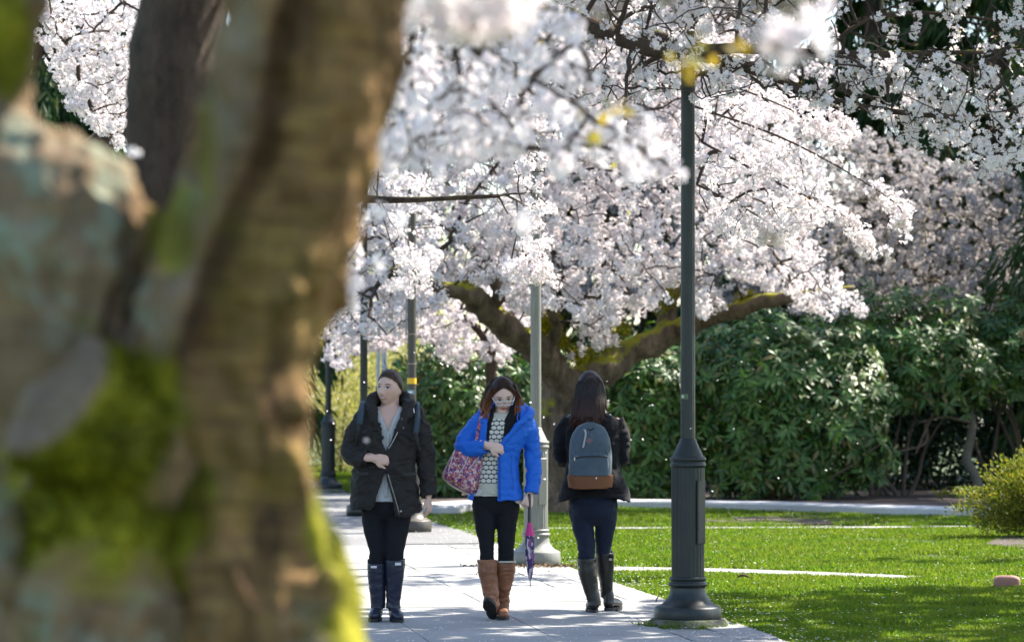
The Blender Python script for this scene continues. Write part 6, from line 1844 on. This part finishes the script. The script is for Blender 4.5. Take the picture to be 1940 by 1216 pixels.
yl = np.vstack([px_points(7, [(1265, 60), (1300, 60), (1300, 140), (1265, 140)], 6.88, 6.95), px_points(6, [(1300, 60), (1420, 50), (1420, 110), (1300, 110)], 6.88, 6.95), px_points(6, [(1090, 190), (1180, 190), (1180, 230), (1090, 230)], 8, 8.2), px_points(4, [(1100, 240), (1130, 240), (1115, 270)], 8, 8.1)])
V, Q, T = leaf_cloud(yl, rng.normal(0, .6, yl.shape) + [.5, 0, -.4], .05, .024)
obj('young_leaves', V, [T], M_YOUNG, fa, False, kind='stuff')
g = Geo()
j = lambda a, b, c, r: g.tube(spline([a, b, c], 12), np.linspace(r, .002, 12), 5)
j(np.array([.5, 6.5, 2.95]), P(1250, -120, 6.9), P(1490, 85, 6.9), .008); j(P(1250, -120, 6.9), P(1270, 20, 6.9), P(1283, 140, 6.9), .005)
j(np.array([1.0, 6.9, 2.85]), P(1180, 0, 7.6), P(1120, 260, 8.1), .006); j(np.array([.1, 7.6, 3.2]), P(870, -300, 6.9), P(900, 60, 6.8), .008)
g.obj('hanging_twigs', M_TWIG, fa, kind='stuff')

# ---------------------------------------------------------------- petals: drifting down, and fallen
M_PETAL = leafy('petal', [(.82, .76, .77), (.86, .82, .82), (.88, .85, .85)], .7, .4, (1, .97, .96), .15)
a = np.arange(8) * 2 * pi / 8
pv = np.column_stack([np.cos(a) * .007 * (1 - .12 * (a == 0)), np.sin(a) * .0095, .0025 * np.cos(2 * a)])
petal_me = make_mesh('petal', np.vstack([pv, [[0, 0, -.001]]]), [np.array([[i, (i + 1) % 8, 8] for i in range(8)])], M_PETAL)
spots = [(1215, 755, 26), (1308, 812, 22.6), (1130, 905, 24), (1310, 690, 30), (823, 668, 33), (835, 688, 33), (838, 690, 34), (848, 693, 33), (917, 702, 32), (818, 655, 30), (852, 755, 31), (900, 755, 33), (823, 750, 33), (1005, 762, 27), (1035, 857, 30), (1032, 907, 30),
         (1050, 803, 34), (1030, 790, 33), (1195, 833, 36), (1218, 832, 36), (1231, 768, 34), (1236, 767, 34), (1455, 640, 36), (1470, 622, 38), (1405, 685, 40), (1860, 805, 40), (1705, 910, 40), (1565, 890, 38), (1625, 840, 37), (1390, 812, 36), (1262, 870, 30), (1475, 905, 38),
         (690, 724, 33), (640, 755, 30), (632, 802, 31), (620, 778, 29), (627, 833, 32), (785, 668, 35), (1228, 692, 35), (1360, 720, 36), (1520, 700, 38), (1585, 720, 38), (1150, 722, 35), (1440, 760, 37), (1688, 640, 40), (870, 645, 34), (960, 690, 31), (1020, 1018, 28), (705, 1000, 26), (1168, 950, 25), (1350, 930, 32), (1300, 960, 24)]
for i, (px, py, d) in enumerate(spots):
    o = bpy.data.objects.new('petal', petal_me); link(o)
    o.location = P(px, py, d); o.rotation_euler = rng.uniform(0, 6.28, 3); o.scale = [float(rng.uniform(.9, 1.35))] * 3
    tag(o, 'tiny white cherry petal drifting down through the air', 'petal', 'petals drifting in the air')
def flower_obj(px, py, d, label, R=.018, n=1):
    C = P(px, py, d)[None] + (rng.normal(0, R * .5, (n, 3)) if n > 1 else 0)
    V, Q, T = flowers(C, np.array([[.2, -1, .3]]) + rng.normal(0, .3, (n, 3)), R, 'kite')
    tag(obj('falling_blossom', V, [Q], M_BLOSSOM, None, False), label, 'blossom')
flower_obj(255, 288, 8.4, 'round white falling blossom in front of the dark trunk', .012, 3)
flower_obj(990, 425, 7.0, 'large blurred white blossom falling beside the top of the pale lamp', .018, 6)
flower_obj(692, 834, 11, 'small soft pale blossom falling in front of the dark jacket', .008, 2)
flower_obj(762, 412, 10, 'pale blurred falling blossom at the edge of the foreground trunk', .018, 4)
# fallen petals on paving and lawn
n = 4800
Y = 21 + 28 * rng.random(n) ** 1.5
X = -3.5 + (Y * 970 / FPX + 3.8) * rng.random(n)
X[:1500] = edge_x(Y[:1500]) + rng.normal(.05, .35, 1500)
onp = (X < edge_x(Y)) & (X > main_x(Y) - PATH_W)
z = np.where(onp, .034, rng.uniform(.02, .058, n))
c = np.column_stack([X, Y, z]); s = rng.uniform(.006, .010, n)
k = np.arange(6) * pi / 3
th = rng.uniform(0, 6.28, n)
V = np.stack([c + np.column_stack([np.cos(th + q) * s, np.sin(th + q) * s * 1.0, rng.uniform(0, .004, n)]) for q in k], 1).reshape(-1, 3)
o = obj('fallen_petals', V, [np.arange(n * 6).reshape(-1, 6)], M_PETAL, None, False, kind='stuff')
tag(o, 'white cherry petals scattered over paving and grass', 'petals')
# litter along the kerb side of the second lamp
n = 420
X = .215 + rng.normal(0, .28, n); Y = 31.35 + rng.normal(0, .10, n)
V, Q, T = leaf_cloud(np.column_stack([X, Y, np.full(n, .035)]), rng.normal(0, 1, (n, 3)) * [1, 1, .3] + [0, 0, .2], .035, .016)
tag(obj('leaf_litter', V, [T], simple('dry_litter', (.14, .09, .04), .9, .5), None, False, kind='stuff'), 'brown leaf litter round the foot of the pale lamp', 'leaves')
